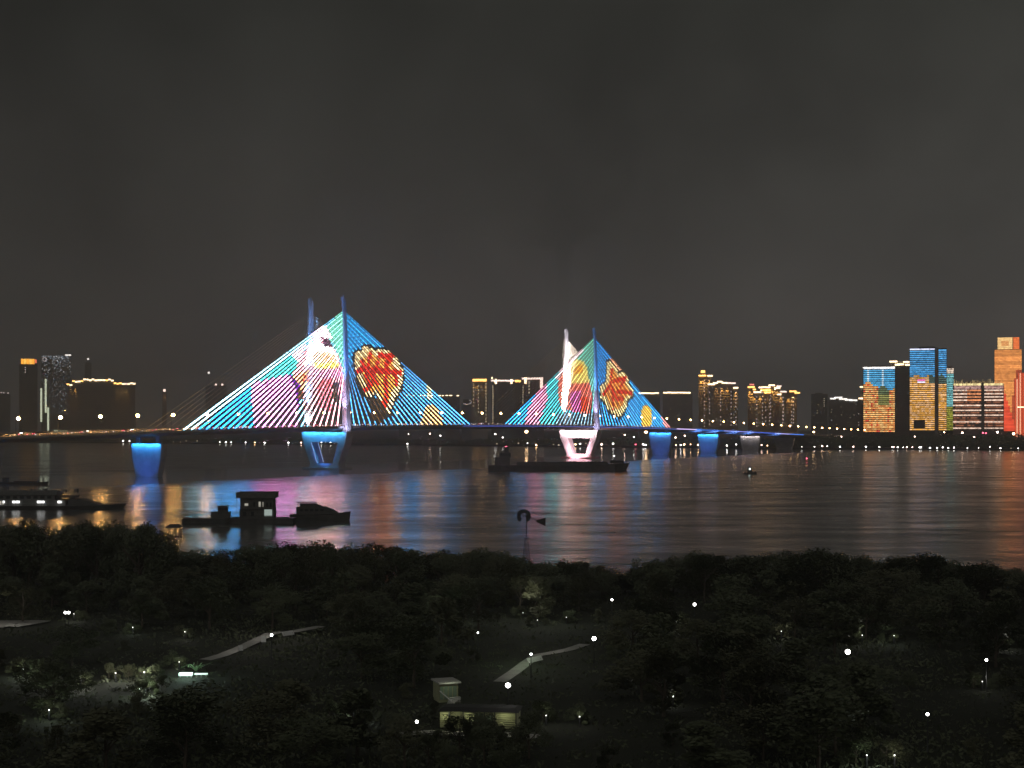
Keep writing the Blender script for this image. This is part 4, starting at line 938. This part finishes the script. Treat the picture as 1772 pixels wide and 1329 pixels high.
# floating restaurant at the left
k = 515/F; p = G(72, 880); fr = empty('floating_restaurant', p, 0.0); tag(fr, 'long two-storey floating restaurant with white-lit lower deck at the left', 'floating restaurant')
FRW = mat('restaurant_wall', (.2, .2, .19), .7, noise=.2, nscale=.5)
m = MB(); hull(m, 278*k, 11, -.6, 1.2, .22, .5); m.build('hull', HULL, fr)
m = MB(); m.box(-140*k, 46*k, -3.2, 4.2, 1.2, 3.0); m.box(-140*k, 50*k, -3.6, 4.4, 3.0, 3.2); m.build('wall', FRW, fr)
m = MB(); m.box(-140*k, 28*k, -3.6, 4.2, 3.2, 4.9); m.build('upper_wall', FRW, fr)
m = MB(); m.hexa([(-142*k, -4.6, 4.9), (32*k, -4.6, 4.9), (32*k, 5.0, 4.9), (-142*k, 5.0, 4.9), (-142*k, -.4, 6.3), (29*k, -.4, 6.3), (29*k, .8, 6.3), (-142*k, .8, 6.3)]); m.build('roof', mat('roof_grey', (.12, .12, .115), .8, noise=.25, nscale=.6), fr)
m = MB(); pr_ = [(50*k, 1.2), (50*k, 3.7), (70*k, 3.5), (88*k, 2.5), (104*k, 1.4)]
m.loft([[(x, -2.6, z) for x, z in pr_], [(x, 2.6, z) for x, z in pr_]]); m.box(30*k, 62*k, -2.9, 2.9, 3.9, 4.5); m.build('fore_cabin', HULL, fr)
for i in range(14):
    x = -138+i*11.8; mm = MB(); mm.box(x*k, (x+7)*k, -3.66, -3.61, 3.6, 4.5); mm.build('window', GLASSD, fr)
for i in range(17): mm = MB(); mm.tube([((-138+i*11.2)*k, -4.6, 1.2), ((-138+i*11.2)*k, -4.6, 3.1)], .07, 5); mm.build('post', FRW, fr)
m = MB(); m.tube([(-140*k, -4.6, 2.0), (44*k, -4.6, 2.0)], .04, 4); m.build('guard_rail', STEEL, fr)
for x, w_ in ((-100, 3), (-80, 2), (-72, 2.5), (-60, 3), (-41, 7), (-35, 5), (2, 8), (8, 4), (35, 3.5), (39, 2)):
    mm = MB(); mm.box((x-w_/2)*k, (x+w_/2)*k, -3.7, -3.35, 2.1, 2.85); mm.build('deck_lamp', mat('deck_lamp_white', (.9, .9, .9), .4, emit=(1, 1, .98), strength=2.2), fr)
m = MB()
for x in range(-95, -60, 4): m.box((x)*k, (x+2.6)*k, -3.26, -3.21, 1.5, 2.8)
m.build('window', mat('dim_lit_window', (.6, .6, .5), .5, emit=(1, .95, .8), strength=.35), fr)
m = MB()
for i_, x in enumerate((-128, -104, -66, -20, 6, 40, 60)):
    h_ = (1.2, .7, 1.6, .9, 1.3, .6, 1.1)[i_]; m.box((x-2.5)*k, (x+2.5)*k, -1.2, 1.2, 5.6, 6.3+h_*.5)
m.build('roof_unit', FRW, fr)
for x in (-90, -12, 48): mm = MB(); mm.tube([(x*k, 0, 5.5), (x*k, 0, 9.2)], .07, 5); mm.tube([((x-4)*k, 0, 8.4), ((x+4)*k, 0, 8.4)], .04, 4); mm.build('mast', DARKM, fr)
# low moored flat at the far left
p = G(36, 838); fb = empty('flat_barge', p, 0); tag(fb, 'low dark flat barge moored behind the floating restaurant', 'barge')
k = p.y/F; m = MB(); hull(m, 92*k, 6, -.4, 1.0, .12, .3); m.build('hull', HULL, fb); m = MB(); m.box(-30*k, -22*k, -1.5, 1.5, 1.0, 3.0); m.box(-31*k, -21*k, -1.7, 1.7, 3.0, 3.2); m.build('cabin', HULL, fb)
m = MB(); m.box(-10*k, 30*k, -2, 2, 1.0, 1.6); m.build('hatch_cover', DARKM, fb)
# small lit motor boat and red buoy on the right water
p = G(1298, 820); sb = empty('motor_boat', p, .2); tag(sb, 'tiny boat with one greenish white light on the dark water at right', 'boat')
m = MB(); hull(m, 8, 2.4, -.3, .9, .35, .5); m.build('hull', HULL, sb); m = MB(); m.box(-1.5, 1, -.8, .8, .9, 2.3); m.box(-1.7, 1.3, -.95, .95, 2.3, 2.4); m.build('cabin', HULL, sb)
m = MB(); m.ball((-.2, 0, 2.85), .42); m.build('mast_lamp', mat('lamp_greenish', (.8, .9, .85), .4, emit=(.75, 1, .92), strength=7), sb)
p = G(1396, 799); by = empty('buoy', p); tag(by, 'tiny red-lit buoy on the dark water near the far bank', 'buoy')
m = MB(); m.tube([(0, 0, -.4), (0, 0, .5), (0, 0, .7), (0, 0, 2.2)], [1.0, 1.1, .5, .2], 10); m.build('float', mat('buoy_red', (.4, .05, .05), .5), by); m = MB(); m.ball((0, 0, 2.5), .5); m.build('buoy_lamp', E_RED, by)

# ------------------------------------------------------------------ wind pump on the near bank
D = 255.0; k = D/F; wp = empty('wind_pump', (P(911, 900, D).x, D, 1.8)); tag(wp, 'dark wind pump on a lattice tower with tail vane, silhouetted against the river', 'wind pump')
zc = P(906, 893, D).z-1.8; zl = P(911, 930, D).z-1.8
m = MB()
for sx_ in (-1, 1):
    for sy_ in (-1, 1): m.tube([(sx_*1.1, sy_*1.1, 0), (sx_*.22, sy_*.22, zl)], .05, 5)
for q in range(7):
    a, b_ = q/7, (q+1)/7; f0, f1 = 1.1-.88*a, 1.1-.88*b_
    for (ux, uy), (vx, vy) in (((-1, -1), (1, -1)), ((1, -1), (1, 1)), ((1, 1), (-1, 1)), ((-1, 1), (-1, -1))):
        m.tube([(ux*f0, uy*f0, a*zl), (vx*f1, vy*f1, b_*zl)], .025, 4); m.tube([(ux*f1, uy*f1, b_*zl), (vx*f1, vy*f1, b_*zl)], .03, 4)
m.build('lattice_tower', DARKM, wp)
m = MB(); m.tube([(0, 0, zl-.3), (0, 0, zc+.1)], .1, 6); m.box(-.7, .7, -.45, .45, zl-.05, zl+.03); m.build('mast', DARKM, wp)
m = MB(); m.box(-.25, .55, -.2, .2, zc-.15, zc+.2); m.build('gear_head', DARKM, wp)
hubx = -.45; rot = empty('rotor', (hubx, -.35, zc)); rot.parent = wp
for q in range(18):
    th = math.radians(-48+q*276/17); m = MB()
    def rp(r_, a_, y_): return (r_*math.cos(a_), y_, r_*math.sin(a_))
    m.hexa([rp(.55, th-.12, -.04), rp(.55, th+.12, .05), rp(.55, th+.12, .07), rp(.55, th-.12, -.02), rp(1.22, th-.125, -.08), rp(1.22, th+.125, .1), rp(1.22, th+.125, .12), rp(1.22, th-.125, -.06)])
    m.build('blade', DARKM, rot)
m = MB()
for r_ in (.62, 1.1): m.tube([(r_*math.cos(a), 0.12, r_*math.sin(a)) for a in np.linspace(math.radians(-50), math.radians(230), 24)], .03, 4)
for q in range(6): m.tube([(0, .1, 0), (1.1*math.cos(-.8+q*.95), .1, 1.1*math.sin(-.8+q*.95))], .025, 4)
m.ball((0, 0, 0), .14); m.build('rim', DARKM, rot)
m = MB(); m.tube([(.3, 0, zc), (1.8, 0, zc-.75)], .04, 4); x0, x1 = (928-911)*k, (944-911)*k
z0 = P(0, 902, D).z-1.8
m.hexa([(x0, -.02, z0-.12), (x1, -.02, z0-.85), (x1, .02, z0-.85), (x0, .02, z0-.12), (x0, -.02, z0+.2), (x1, -.02, z0+.62), (x1, .02, z0+.62), (x0, .02, z0+.2)]); m.build('tail_vane', DARKM, wp)

# ------------------------------------------------------------------ park on the near bank
def ribbon(name, pts, wd, z=.03, mt=PAVE, lab=None):
    gp = [G(x, y, 2.0) for x, y in pts]; m = MB(); L, R_ = [], []
    for i, q in enumerate(gp):
        tt = (gp[min(i+1, len(gp)-1)]-gp[max(i-1, 0)]); tt.z = 0; tt.normalize(); nn = Vector((-tt.y, tt.x, 0))*wd/2
        L.append(q+nn+Vector((0, 0, z))); R_.append(q-nn+Vector((0, 0, z)))
    for i in range(len(gp)-1): m.quad(R_[i], R_[i+1], L[i+1], L[i])
    return tag(m.build(name, mt), kind='structure')
ribbon('path', [(556, 1084), (530, 1089), (500, 1094), (470, 1096), (445, 1108), (415, 1122), (385, 1134), (355, 1142)], 1.7)
ribbon('path', [(1012, 1115), (985, 1124), (955, 1130), (930, 1134), (910, 1148), (890, 1163), (865, 1180)], 1.5)
ribbon('path', [(-40, 1084), (10, 1079), (45, 1079), (60, 1080)], 7)
ribbon('path', [(690, 1268), (740, 1268), (800, 1270), (860, 1270), (930, 1276)], 2.0)
pl_proto = {}
def park_lamp(x, y, hgt=3.6, r=.24, em=None, lab='park lamp', side=0):
    """lamp whose globe is seen at x,y; it stands on the ground below"""
    em = em or E_WHITE
    d = (H-2.0-hgt)*F/(y-HY); X = (x-CX)/F*d
    key = (round(hgt, 1), r, em.name)
    if key not in pl_proto:
        a = MB(); a.tube([(0, 0, 0), (0, 0, .5), (0, 0, hgt-r)], [.09, .06, .045], 6); a.tube([(0, 0, hgt-r-.08), (0, 0, hgt-r+.02)], .14, 8)
        c_ = MB(); c_.ball((0, 0, hgt), r, nu=12, nv=8); pl_proto[key] = (a.mesh('post', DARKM), c_.mesh('lamp_globe', em, True))
    o = empty('park_lamp', (X, d, 2.0)); put('post', pl_proto[key][0], o); put('lamp_globe', pl_proto[key][1], o)
    tag(o, lab, 'lamp'); return o
E_PARK = mat('park_globe', (.9, .9, .9), .4, emit=(1, .97, .92), strength=22)
E_PARKD = mat('park_globe_dim', (.9, .9, .9), .4, emit=(.95, 1, .95), strength=9)
keep = []      # screen areas that trees must leave open so that lamps and paths stay in view
def clear(x0, y0, x1, y1): keep.append((x0, y0, x1, y1))
for x, y, h_, r, em, lab in ((1028, 1105, 3.6, .22, E_PARK, 'white globe park lamp above the end of the right-hand path'), (879, 1186, 3.4, .22, E_PARK, 'bright globe park lamp at the near end of the right-hand path'),
        (1202, 1046, 3.8, .19, E_PARK, 'pinkish white park lamp alone in the dark trees right of centre'), (1467, 1128, 4, .25, E_PARK, 'brightest white park lamp in the dark trees at right'),
        (721, 1249, 2.2, .13, E_PARK, 'low white lamp left of the park kiosk'), (1605, 1236, 3.2, .12, E_PARK, 'tall narrow white lamp in the trees at lower right'), (1707, 1142, 3.2, .13, E_PARK, 'small twin-looking white lamp at the right edge of the trees'),
        (113, 1060, 3.2, .16, E_PARK, 'left globe of the paired park lamps at upper left'), (119, 1060, 3.2, .16, E_PARK, 'right globe of the paired park lamps at upper left'),
        (470, 1099, 2.8, .16, E_PARKD, 'small lamp beside the bend of the left-hand path'), (919, 1132, 2.6, .12, E_PARKD, 'tiny lamp where the right-hand path bends'), (1059, 1038, 3.2, .13, E_PARK, 'tiny lamp high in the dark trees right of the wind pump'), (827, 1095, 3, .1, E_PARKD, 'tiny dim lamp in the dark trees at centre')):
    park_lamp(x, y, h_, r, em, lab); clear(x-11, y-10, x+11, y+14)
clear(352, 1078, 560, 1150); clear(860, 1108, 1040, 1186); clear(-10, 1068, 62, 1094); clear(95, 1050, 150, 1078)
# slanted notice slabs beside the paths
def slab(name, x, y, w_, h_, ang, lab, em=WHITEP):
    p = G(x, y, 2.0); o = empty(name, p, ang); m = MB(); m.hexa([(-w_/2, -.05, .35), (w_/2, -.05, .35), (w_/2, .05, .35), (-w_/2, .05, .35), (-w_/2, .25, .35+h_), (w_/2, .25, .35+h_), (w_/2, .33, .35+h_), (-w_/2, .33, .35+h_)]); m.build('panel', em, o)
    for q in (-.38, .38): m = MB(); m.tube([(q*w_, .1, 0), (q*w_, .1, .6)], .05, 5); m.build('leg', DARKM, o)
    tag(o, lab, 'notice board'); return o
slab('notice_board', 500, 1104, 1.9, .5, .9, 'pale slanted board under the upper stretch of the left-hand path'); slab('notice_board', 456, 1116, .6, .7, .2, 'small pale board below the bend of the left-hand path'); slab('notice_board', 417, 1131, .5, .6, .4, 'small grey board lower along the left-hand path'); slab('notice_board', 927, 1150, 2.9, .5, .95, 'long pale green lit board crossing the right-hand path')
lp = G(925, 1146, 2.0); light('POINT', (lp.x-1.2, lp.y-2.5, 4.6), 110, (.75, 1, .65), radius=0, name='path_lamp_light')
for x, y, pw in ((470, 1104, 110), (520, 1098, 60), (420, 1128, 70), (960, 1130, 60), (890, 1166, 50), (20, 1083, 90)):
    q = G(x, y, 2.0); light('POINT', (q.x, q.y, 5.0), pw, (1, .95, .85), radius=0, name='path_lamp_light')
# lit shelter with frond plant at left
p = G(334, 1172, 2.0); sh = empty('lit_shelter', p, .05); tag(sh, 'low pale green lit bench wall beside the left-hand path', 'bench wall'); k = p.y/F
m = MB(); m.box(-24*k, -1*k, -.3, .3, .2, .5); m.box(3*k, 25*k, -.2, .2, .3, .42); m.build('light_slab', E_GREEN, sh)
for x in (-22, -10, -3, 6, 14, 22): m = MB(); m.box((x-1)*k, (x+1)*k, -.1, .1, 0, .21); m.build('leg', CONC, sh)
light('POINT', (p.x-.5, p.y-.6, 3.3), 190, (.65, 1, .85), radius=0, name='shelter_light')
p2 = p+Vector((0, 1.6, 0)); fp = empty('frond_plant', p2); tag(fp, 'pale lit plant with long arching fronds above the bench wall', 'plant'); rj = random.Random(6)
for q in range(16):
    a = q*.82; m = MB(); prev = None; ln = 1.6+rj.random()*1.0
    for s_ in range(6):
        u = s_/5; c_ = Vector((math.cos(a)*ln*u, math.sin(a)*ln*u*.8, .4+2.0*u-1.5*u*u*rj.uniform(.6, 1.1))); sd = Vector((-math.sin(a), math.cos(a), 0))*.16*(1-u*.9)
        if prev: m.quad(prev[0]-prev[1], prev[0]+prev[1], c_+sd, c_-sd)
        prev = (c_, sd)
    m.build('frond', mat('frond_leaf', (.14, .2, .1), .5), fp)
clear(295, 1135, 368, 1178)
# kiosk
p = G(822, 1262, 2.0); kk = empty('park_kiosk', p, -.12); tag(kk, 'small park kiosk with louvred walls lit a dull yellow green, half hidden by trees', 'kiosk'); k = p.y/F
KW = mat('kiosk_wall', (.36, .36, .22), .8, noise=.15, nscale=1)
m = MB(); m.box(-62*k, 72*k, .3, 3.2, 0, 1.55); m.build('wall', KW, kk)
m = MB(); m.hexa([(-66*k, .05, 1.55), (76*k, .05, 1.55), (76*k, 3.5, 1.55), (-66*k, 3.5, 1.55), (-58*k, .9, 1.8), (68*k, .9, 1.8), (68*k, 2.6, 1.8), (-58*k, 2.6, 1.8)]); m.build('roof', mat('kiosk_roof', (.04, .04, .038), .8), kk)
for i in range(7):
    for x0, x1 in ((36, 70), (-20, -2), (-62, -46)): m = MB(); m.box(x0*k, x1*k, .15, .29, .12+i*.2, .24+i*.2); m.build('louvre', KW, kk)
for x in (-46, -21, 0, 16, 34, 71): m = MB(); m.box((x-.8)*k, (x+.8)*k, .05, .14, 0, 1.55); m.build('post', DARKM, kk)
m = MB(); m.box(3*k, 14*k, .15, .29, .0, 1.4); m.build('door', mat('kiosk_door', (.12, .14, .12), .6), kk)
m = MB(); m.box(19*k, 31*k, .15, .29, .5, 1.2); m.build('notice_panel', mat('hut_glass', (.2, .26, .2), .3), kk)
for x, z in ((-52, 1.2), (52, 1.35), (-10, 1.1)): light('POINT', (x*k, -.5, z), 13, (.95, 1, .62), kk, radius=0, name='wall_lamp')
# raised glass stair hall behind it
p = G(777, 1216, 2.0); st = empty('stair_hall', p, .35); tag(st, 'small lit glazed hut with stair rail behind the kiosk', 'hut'); k = p.y/F
m = MB(); m.box(-16*k, 18*k, .3, 2.4, 0, 1.9); m.build('wall', KW, st); m = MB(); m.box(-19*k, 21*k, -.2, 2.6, 1.9, 2.05); m.build('roof', CONC, st)
for x in (-12, -4, 4, 12): m = MB(); m.box((x-3)*k, (x+3)*k, .22, .29, .3, 1.6); m.build('window', mat('hut_glass', (.2, .26, .2), .3), st)
m = MB(); m.tube([(-22*k, -.9, 1.4), (-6*k, -2.0, .5)], .06, 5); m.build('hand_rail', WHITEP, st)
for i in range(5): m = MB(); m.box((-14+i*3)*k, (6+i*3)*k, -2.0+i*.35, -1.66+i*.35, 0, .12+i*.12); m.build('step', CONC, st)
light('POINT', (0, -.9, 2.4), 20, (.9, 1, .7), st, radius=0, name='wall_lamp')
clear(745, 1178, 808, 1232); clear(852, 1236, 892, 1266); clear(788, 1238, 808, 1262)
# faint lit ground / shrub spots: small lamps hidden among the trees
rj = random.Random(9)
hid = [(785, 1078, 40), (905, 1072, 60), (930, 1085, 50), (980, 1080, 40), (140, 1190, 60), (250, 1178, 90), (252, 1205, 90), (200, 1180, 40), (75, 1175, 40), (230, 1098, 40), (320, 1106, 40), (128, 1074, 60), (612, 1240, 50), (1352, 1105, 30), (1492, 1112, 60), (1547, 1113, 50), (1742, 1124, 40), (1165, 1222, 20), (1500, 1327, 60), (1548, 1327, 50), (310, 1160, 40), (85, 1246, 25), (945, 1256, 20), (1003, 1258, 25), (40, 1172, 30), (1700, 1195, 25), (1170, 1088, 20)]
spots = []
for n_, (x, y, pw) in enumerate(hid):
    q = G(x, y, 2.0); o = empty('bollard_lamp', q)
    m = MB(); m.tube([(0, 0, 0), (0, 0, .9)], .07, 6); m.build('post', DARKM, o); m = MB(); m.tube([(0, 0, .9), (0, 0, .99)], .055, 8); m.build('lamp_head', mat('bollard_glow', (.9, .9, .85), .4, emit=(1, 1, .92), strength=1.6), o)
    tag(o, 'low bollard lamp lighting leaves in the dark park', 'lamp', 'bollard lamps in the park')
    hz_ = 4.6 if 860 < x < 1000 and y < 1100 or x == 785 else 1.3  # unseen bare light added above each post, some raised into the tree crowns
    light('POINT', (0, -.3, hz_), pw*(2.4 if x < 270 and y > 1150 else .7 if hz_ < 3 else 2.6), (1, 1, .88) if n_ % 3 else (.85, 1, .85), o, radius=0, name='hidden_leaf_light')
    spots.append(q)
    if n_ % 2: clear(x-5, y-8, x+5, y+2)

# ---- trees
def crown_mesh(seed, leaves=1500, mt=LEAF, sz=.016, tall=0):
    rj = random.Random(seed); m = MB(); lumps = []
    for _ in range(rj.randint(9, 17)):
        th = rj.random()*6.283; rr__ = .34*math.sqrt(rj.random()); z = rj.uniform(.22, .88); q_ = (1.15-z*.5) if not tall else (1.0-z)*.9+.12
        lumps.append((rr__*math.cos(th)*q_, rr__*math.sin(th)*q_, z, rj.uniform(.07, .2)*(1 if not tall else .75)))
    lumps.append((0, 0, .84, .15))
    for _ in range(leaves):
        lx, ly, lz, lr = rj.choice(lumps); v = Vector((rj.gauss(0, 1), rj.gauss(0, 1), rj.gauss(0, 1))).normalized()*lr*(.55+.5*rj.random())
        q = Vector((lx, ly, lz))+v; a = Vector((rj.gauss(0, 1), rj.gauss(0, 1), rj.gauss(0, 1)*.6)).normalized(); b_ = a.orthogonal().normalized(); s_ = sz*(.5+1.0*rj.random())
        m.quad(q-a*s_*1.3, q+b_*s_*.75, q+a*s_*1.3, q-b_*s_*.75)
    return m.mesh('crown', mt)
def trunk_mesh(seed):
    rj = random.Random(seed); m = MB(); m.tube([(0, 0, -.03), (.01, 0, .2), (-.01, .01, .45), (0, 0, .75)], [.03, .022, .016, .006], 6)
    for _ in range(5):
        a = rj.random()*6.28; z = rj.uniform(.25, .5); m.tube([(0, 0, z), (.14*math.cos(a), .14*math.sin(a), z+.15), (.26*math.cos(a), .26*math.sin(a), z+.26)], [.012, .008, .003], 5)
    return m.mesh('trunk', BARK)
crowns = [crown_mesh(100+i, 3400, LEAF if i % 3 else LEAF2, (.014, .017, .013, .019)[i % 4], i in (3, 7)) for i in range(9)]; trunks = [trunk_mesh(200+i) for i in range(3)]
rt = random.Random(77)
def tree(X, Y, hgt, wd, lab, grp, name='park_tree', broad=False):
    o = empty(name, (X, Y, 1.8), rt.random()*6.28); put('trunk' if name == 'park_tree' else 'stem', trunks[rt.randrange(3)], o, sc=(hgt, hgt, hgt)); put('crown', crowns[rt.choice((0, 1, 2, 4, 5, 6, 8)) if broad else rt.randrange(9)], o, sc=(wd, wd, hgt)); tag(o, lab, 'tree', grp)
ridge = [(-40, 908), (0, 906), (60, 908), (120, 910), (160, 908), (200, 908), (240, 906), (280, 914), (300, 935), (312, 952), (350, 956), (420, 946), (470, 944), (540, 940), (590, 942), (640, 938), (700, 950), (760, 956), (800, 956), (830, 948), (880, 962), (930, 972), (950, 976), (985, 968), (1030, 974), (1060, 984), (1078, 990), (1100, 976), (1130, 970), (1160, 962), (1200, 955), (1260, 960), (1300, 962), (1340, 951), (1400, 950), (1450, 957), (1480, 955), (1520, 966), (1545, 964), (1600, 957), (1640, 966), (1665, 976), (1700, 974), (1740, 980), (1800, 988)]
rx, ry = zip(*ridge)
NT = 0
x = -110.0
while x < 1900:
    d = rt.uniform(228, 250); X = (x-CX)/F*d; top = float(np.interp(x, rx, ry))+rt.uniform(0, 3.5); zt = H-(top-HY)/F*d; hgt = (zt-1.8)/.97
    tree(X, d, hgt, max(6, min(10.5, hgt*1.35)), 'dark leafy tree silhouetted against the river at the water edge', 'trees along the near water edge', broad=True); NT += 1
    x += rt.uniform(26, 42)
for q in spots:
    for _ in range(2 if NT < 200 else 1):
        hg = rt.uniform(1.3, 2.3); tree(q.x+rt.uniform(-1.2, 1.2), q.y+rt.uniform(.9, 1.8), hg, hg*1.5, 'low shrub-like tree caught by a bollard lamp in the park', 'lamp-lit shrubs in the park'); NT += 1
for x_, y_, hg in ((838, 1322, 3.4), (742, 1318, 2.6), (915, 1312, 4.2), (820, 1298, 3.4), (868, 1290, 2.0), (795, 1300, 3.3), (846, 1300, 3.5), (772, 1250, 2.0), (790, 1246, 1.9), (752, 1240, 1.6), (778, 1280, 1.6), (900, 1300, 2.3), (760, 1298, 2.0), (838, 1284, 1.8), (800, 1250, 1.5), (700, 1330, 4.4), (770, 1330, 2.6)):
    q = G(x_, y_, 2.0); tree(q.x, q.y, hg, hg*1.2, 'dark tree standing right in front of the park kiosk', 'trees in front of the kiosk'); NT += 1
x = -115.0  # second row of slightly lower trees, added to close gaps in the ridge
while x < 1900:
    d = rt.uniform(226, 262); X = (x-CX)/F*d; top = float(np.interp(x, rx, ry))+rt.uniform(3, 12); zt = H-(top-HY)/F*d; hg = max(1.6, (zt-1.8)/.97)
    tree(X, d, hg, rt.uniform(6, 9), 'dense dark fill tree filling the gaps below the trees at the water edge', 'fill trees along the near water edge', name='riverside_tree', broad=True)
    x += rt.uniform(11, 17)
# fill-in behind and in front of the ridge, thinned where lamps and paths must show
d = 224.0
while d > 84 and NT < 298:
    step = 7.0+d*.01; half = d*.375+5; X = -half+rt.random()*step
    while X < half:
        xx, yy = X+rt.uniform(-1.6, 1.6), d+rt.uniform(-2.4, 2.4); hgt = rt.uniform(4.6, 7.2); wd = rt.uniform(8.5, 11.5)
        pxc = CX+xx/yy*F; hw = wd*.34/yy*F; ty = HY+(H-1.8-hgt*.92)/yy*F; byy = HY+(H-1.8-hgt*.25)/yy*F
        if ty > float(np.interp(pxc, rx, ry))+4:
            bad = any(pxc+hw > a and pxc-hw < c_ and byy > b_ and ty < e_ for a, b_, c_, e_ in keep)
            if bad:
                hgt = rt.uniform(1.6, 2.4); wd = hgt*1.3
                hw = wd*.34/yy*F; ty = HY+(H-1.8-hgt*.92)/yy*F; byy = HY+(H-1.8)/yy*F
                bad2 = any(pxc+hw > a and pxc-hw < c_ and byy > b_ and ty < e_ for a, b_, c_, e_ in keep)
                if not bad2 and NT < 298 and rt.random() < .45: tree(xx, yy, hgt, wd, 'low dark shrub-like tree beside a clearing of the unlit park', 'low trees in the park'); NT += 1
            else:
                tree(xx, yy, hgt, wd, 'dark leafy tree within the unlit riverside park', 'trees inside the park'); NT += 1
        X += step
    d -= 7.6
# ground cover over the park: ankle to knee high leaves, kept off the paths and floors
pl_all = []
for o in bpy.data.objects:
    if o.type == 'MESH' and o.name.split('.')[0] == 'path':
        v_ = [o.matrix_world @ q.co for q in o.data.vertices]; pl_all += [((v_[i].x+v_[i+3].x)/2, (v_[i].y+v_[i+3].y)/2, (v_[i+1].x+v_[i+2].x)/2, (v_[i+1].y+v_[i+2].y)/2, (v_[i]-v_[i+3]).length/2) for i in range(0, len(v_)-3, 4)]
foot = [(q.location.x, q.location.y, r_) for q, r_ in ((kk, 4.2), (st, 2.2), (sh, 1.6))]
rg = random.Random(31); m = MB(); n_ = 0
while n_ < 52000:
    Y = 92+150*rg.random()**1.15; X = (rg.random()-.5)*(Y*.74+6)
    if any(segdist((X, Y), (a, b_), (c_, d_)) < w_+.15 for a, b_, c_, d_, w_ in pl_all) or any((X-a)**2+(Y-b_)**2 < r_*r_ for a, b_, r_ in foot): continue
    a = Vector((rg.gauss(0, 1), rg.gauss(0, 1), abs(rg.gauss(.8, .6)))).normalized(); b_ = a.orthogonal().normalized(); z = 1.75+.25*rg.random()+.25*max(0, math.sin(X*.9)*math.sin(Y*.7)); s_ = .12+.16*rg.random()
    q = Vector((X, Y, z)); m.quad(q-a*s_, q+b_*s_*.5, q+a*s_*1.4, q-b_*s_*.5); n_ += 1
tag(m.build('ground_cover', LEAF), 'dark low ground cover between the park trees', 'ground cover', kind='stuff')
# jetty shelter at the left of the moored boats
p = G(302, 934); js = empty('jetty_shelter', p, .1); tag(js, 'small dark open shelter on posts at the water edge below the work boat', 'shelter'); k = p.y/F
m = MB(); m.box(-12*k, 12*k, -1.6, 1.6, .5, .7); m.build('platform', HULL, js)
for x in (-10, 0, 10):
    for y in (-1.4, 1.4): m = MB(); m.tube([(x*k, y, -.8), (x*k, y, 3.2)], .09, 5); m.build('post', HULL, js)
m = MB(); m.hexa([(-14*k, -2, 3.2), (14*k, -2, 3.2), (14*k, 2, 3.2), (-14*k, 2, 3.2), (-8*k, -.3, 4.0), (8*k, -.3, 4.0), (8*k, .3, 4.0), (-8*k, .3, 4.0)]); m.build('roof', HULL, js)
print('trees', NT, 'objects', len(bpy.data.objects))

# ------------------------------------------------------------------ night haze over the river
hm = bpy.data.materials.new('haze_air'); hm.use_nodes = True; ht = hm.node_tree; ht.nodes.clear()
ho = ht.nodes.new('ShaderNodeOutputMaterial'); pv = ht.nodes.new('ShaderNodeVolumePrincipled')
pv.inputs['Color'].default_value = (.95, .95, .95, 1); pv.inputs['Density'].default_value = .00028; pv.inputs['Anisotropy'].default_value = .3
ht.links.new(pv.outputs[0], ho.inputs['Volume'])
m = MB(); m.box(-5400, 5400, -160, 5400, -4, 185)
tag(m.build('haze', hm), kind='stuff')
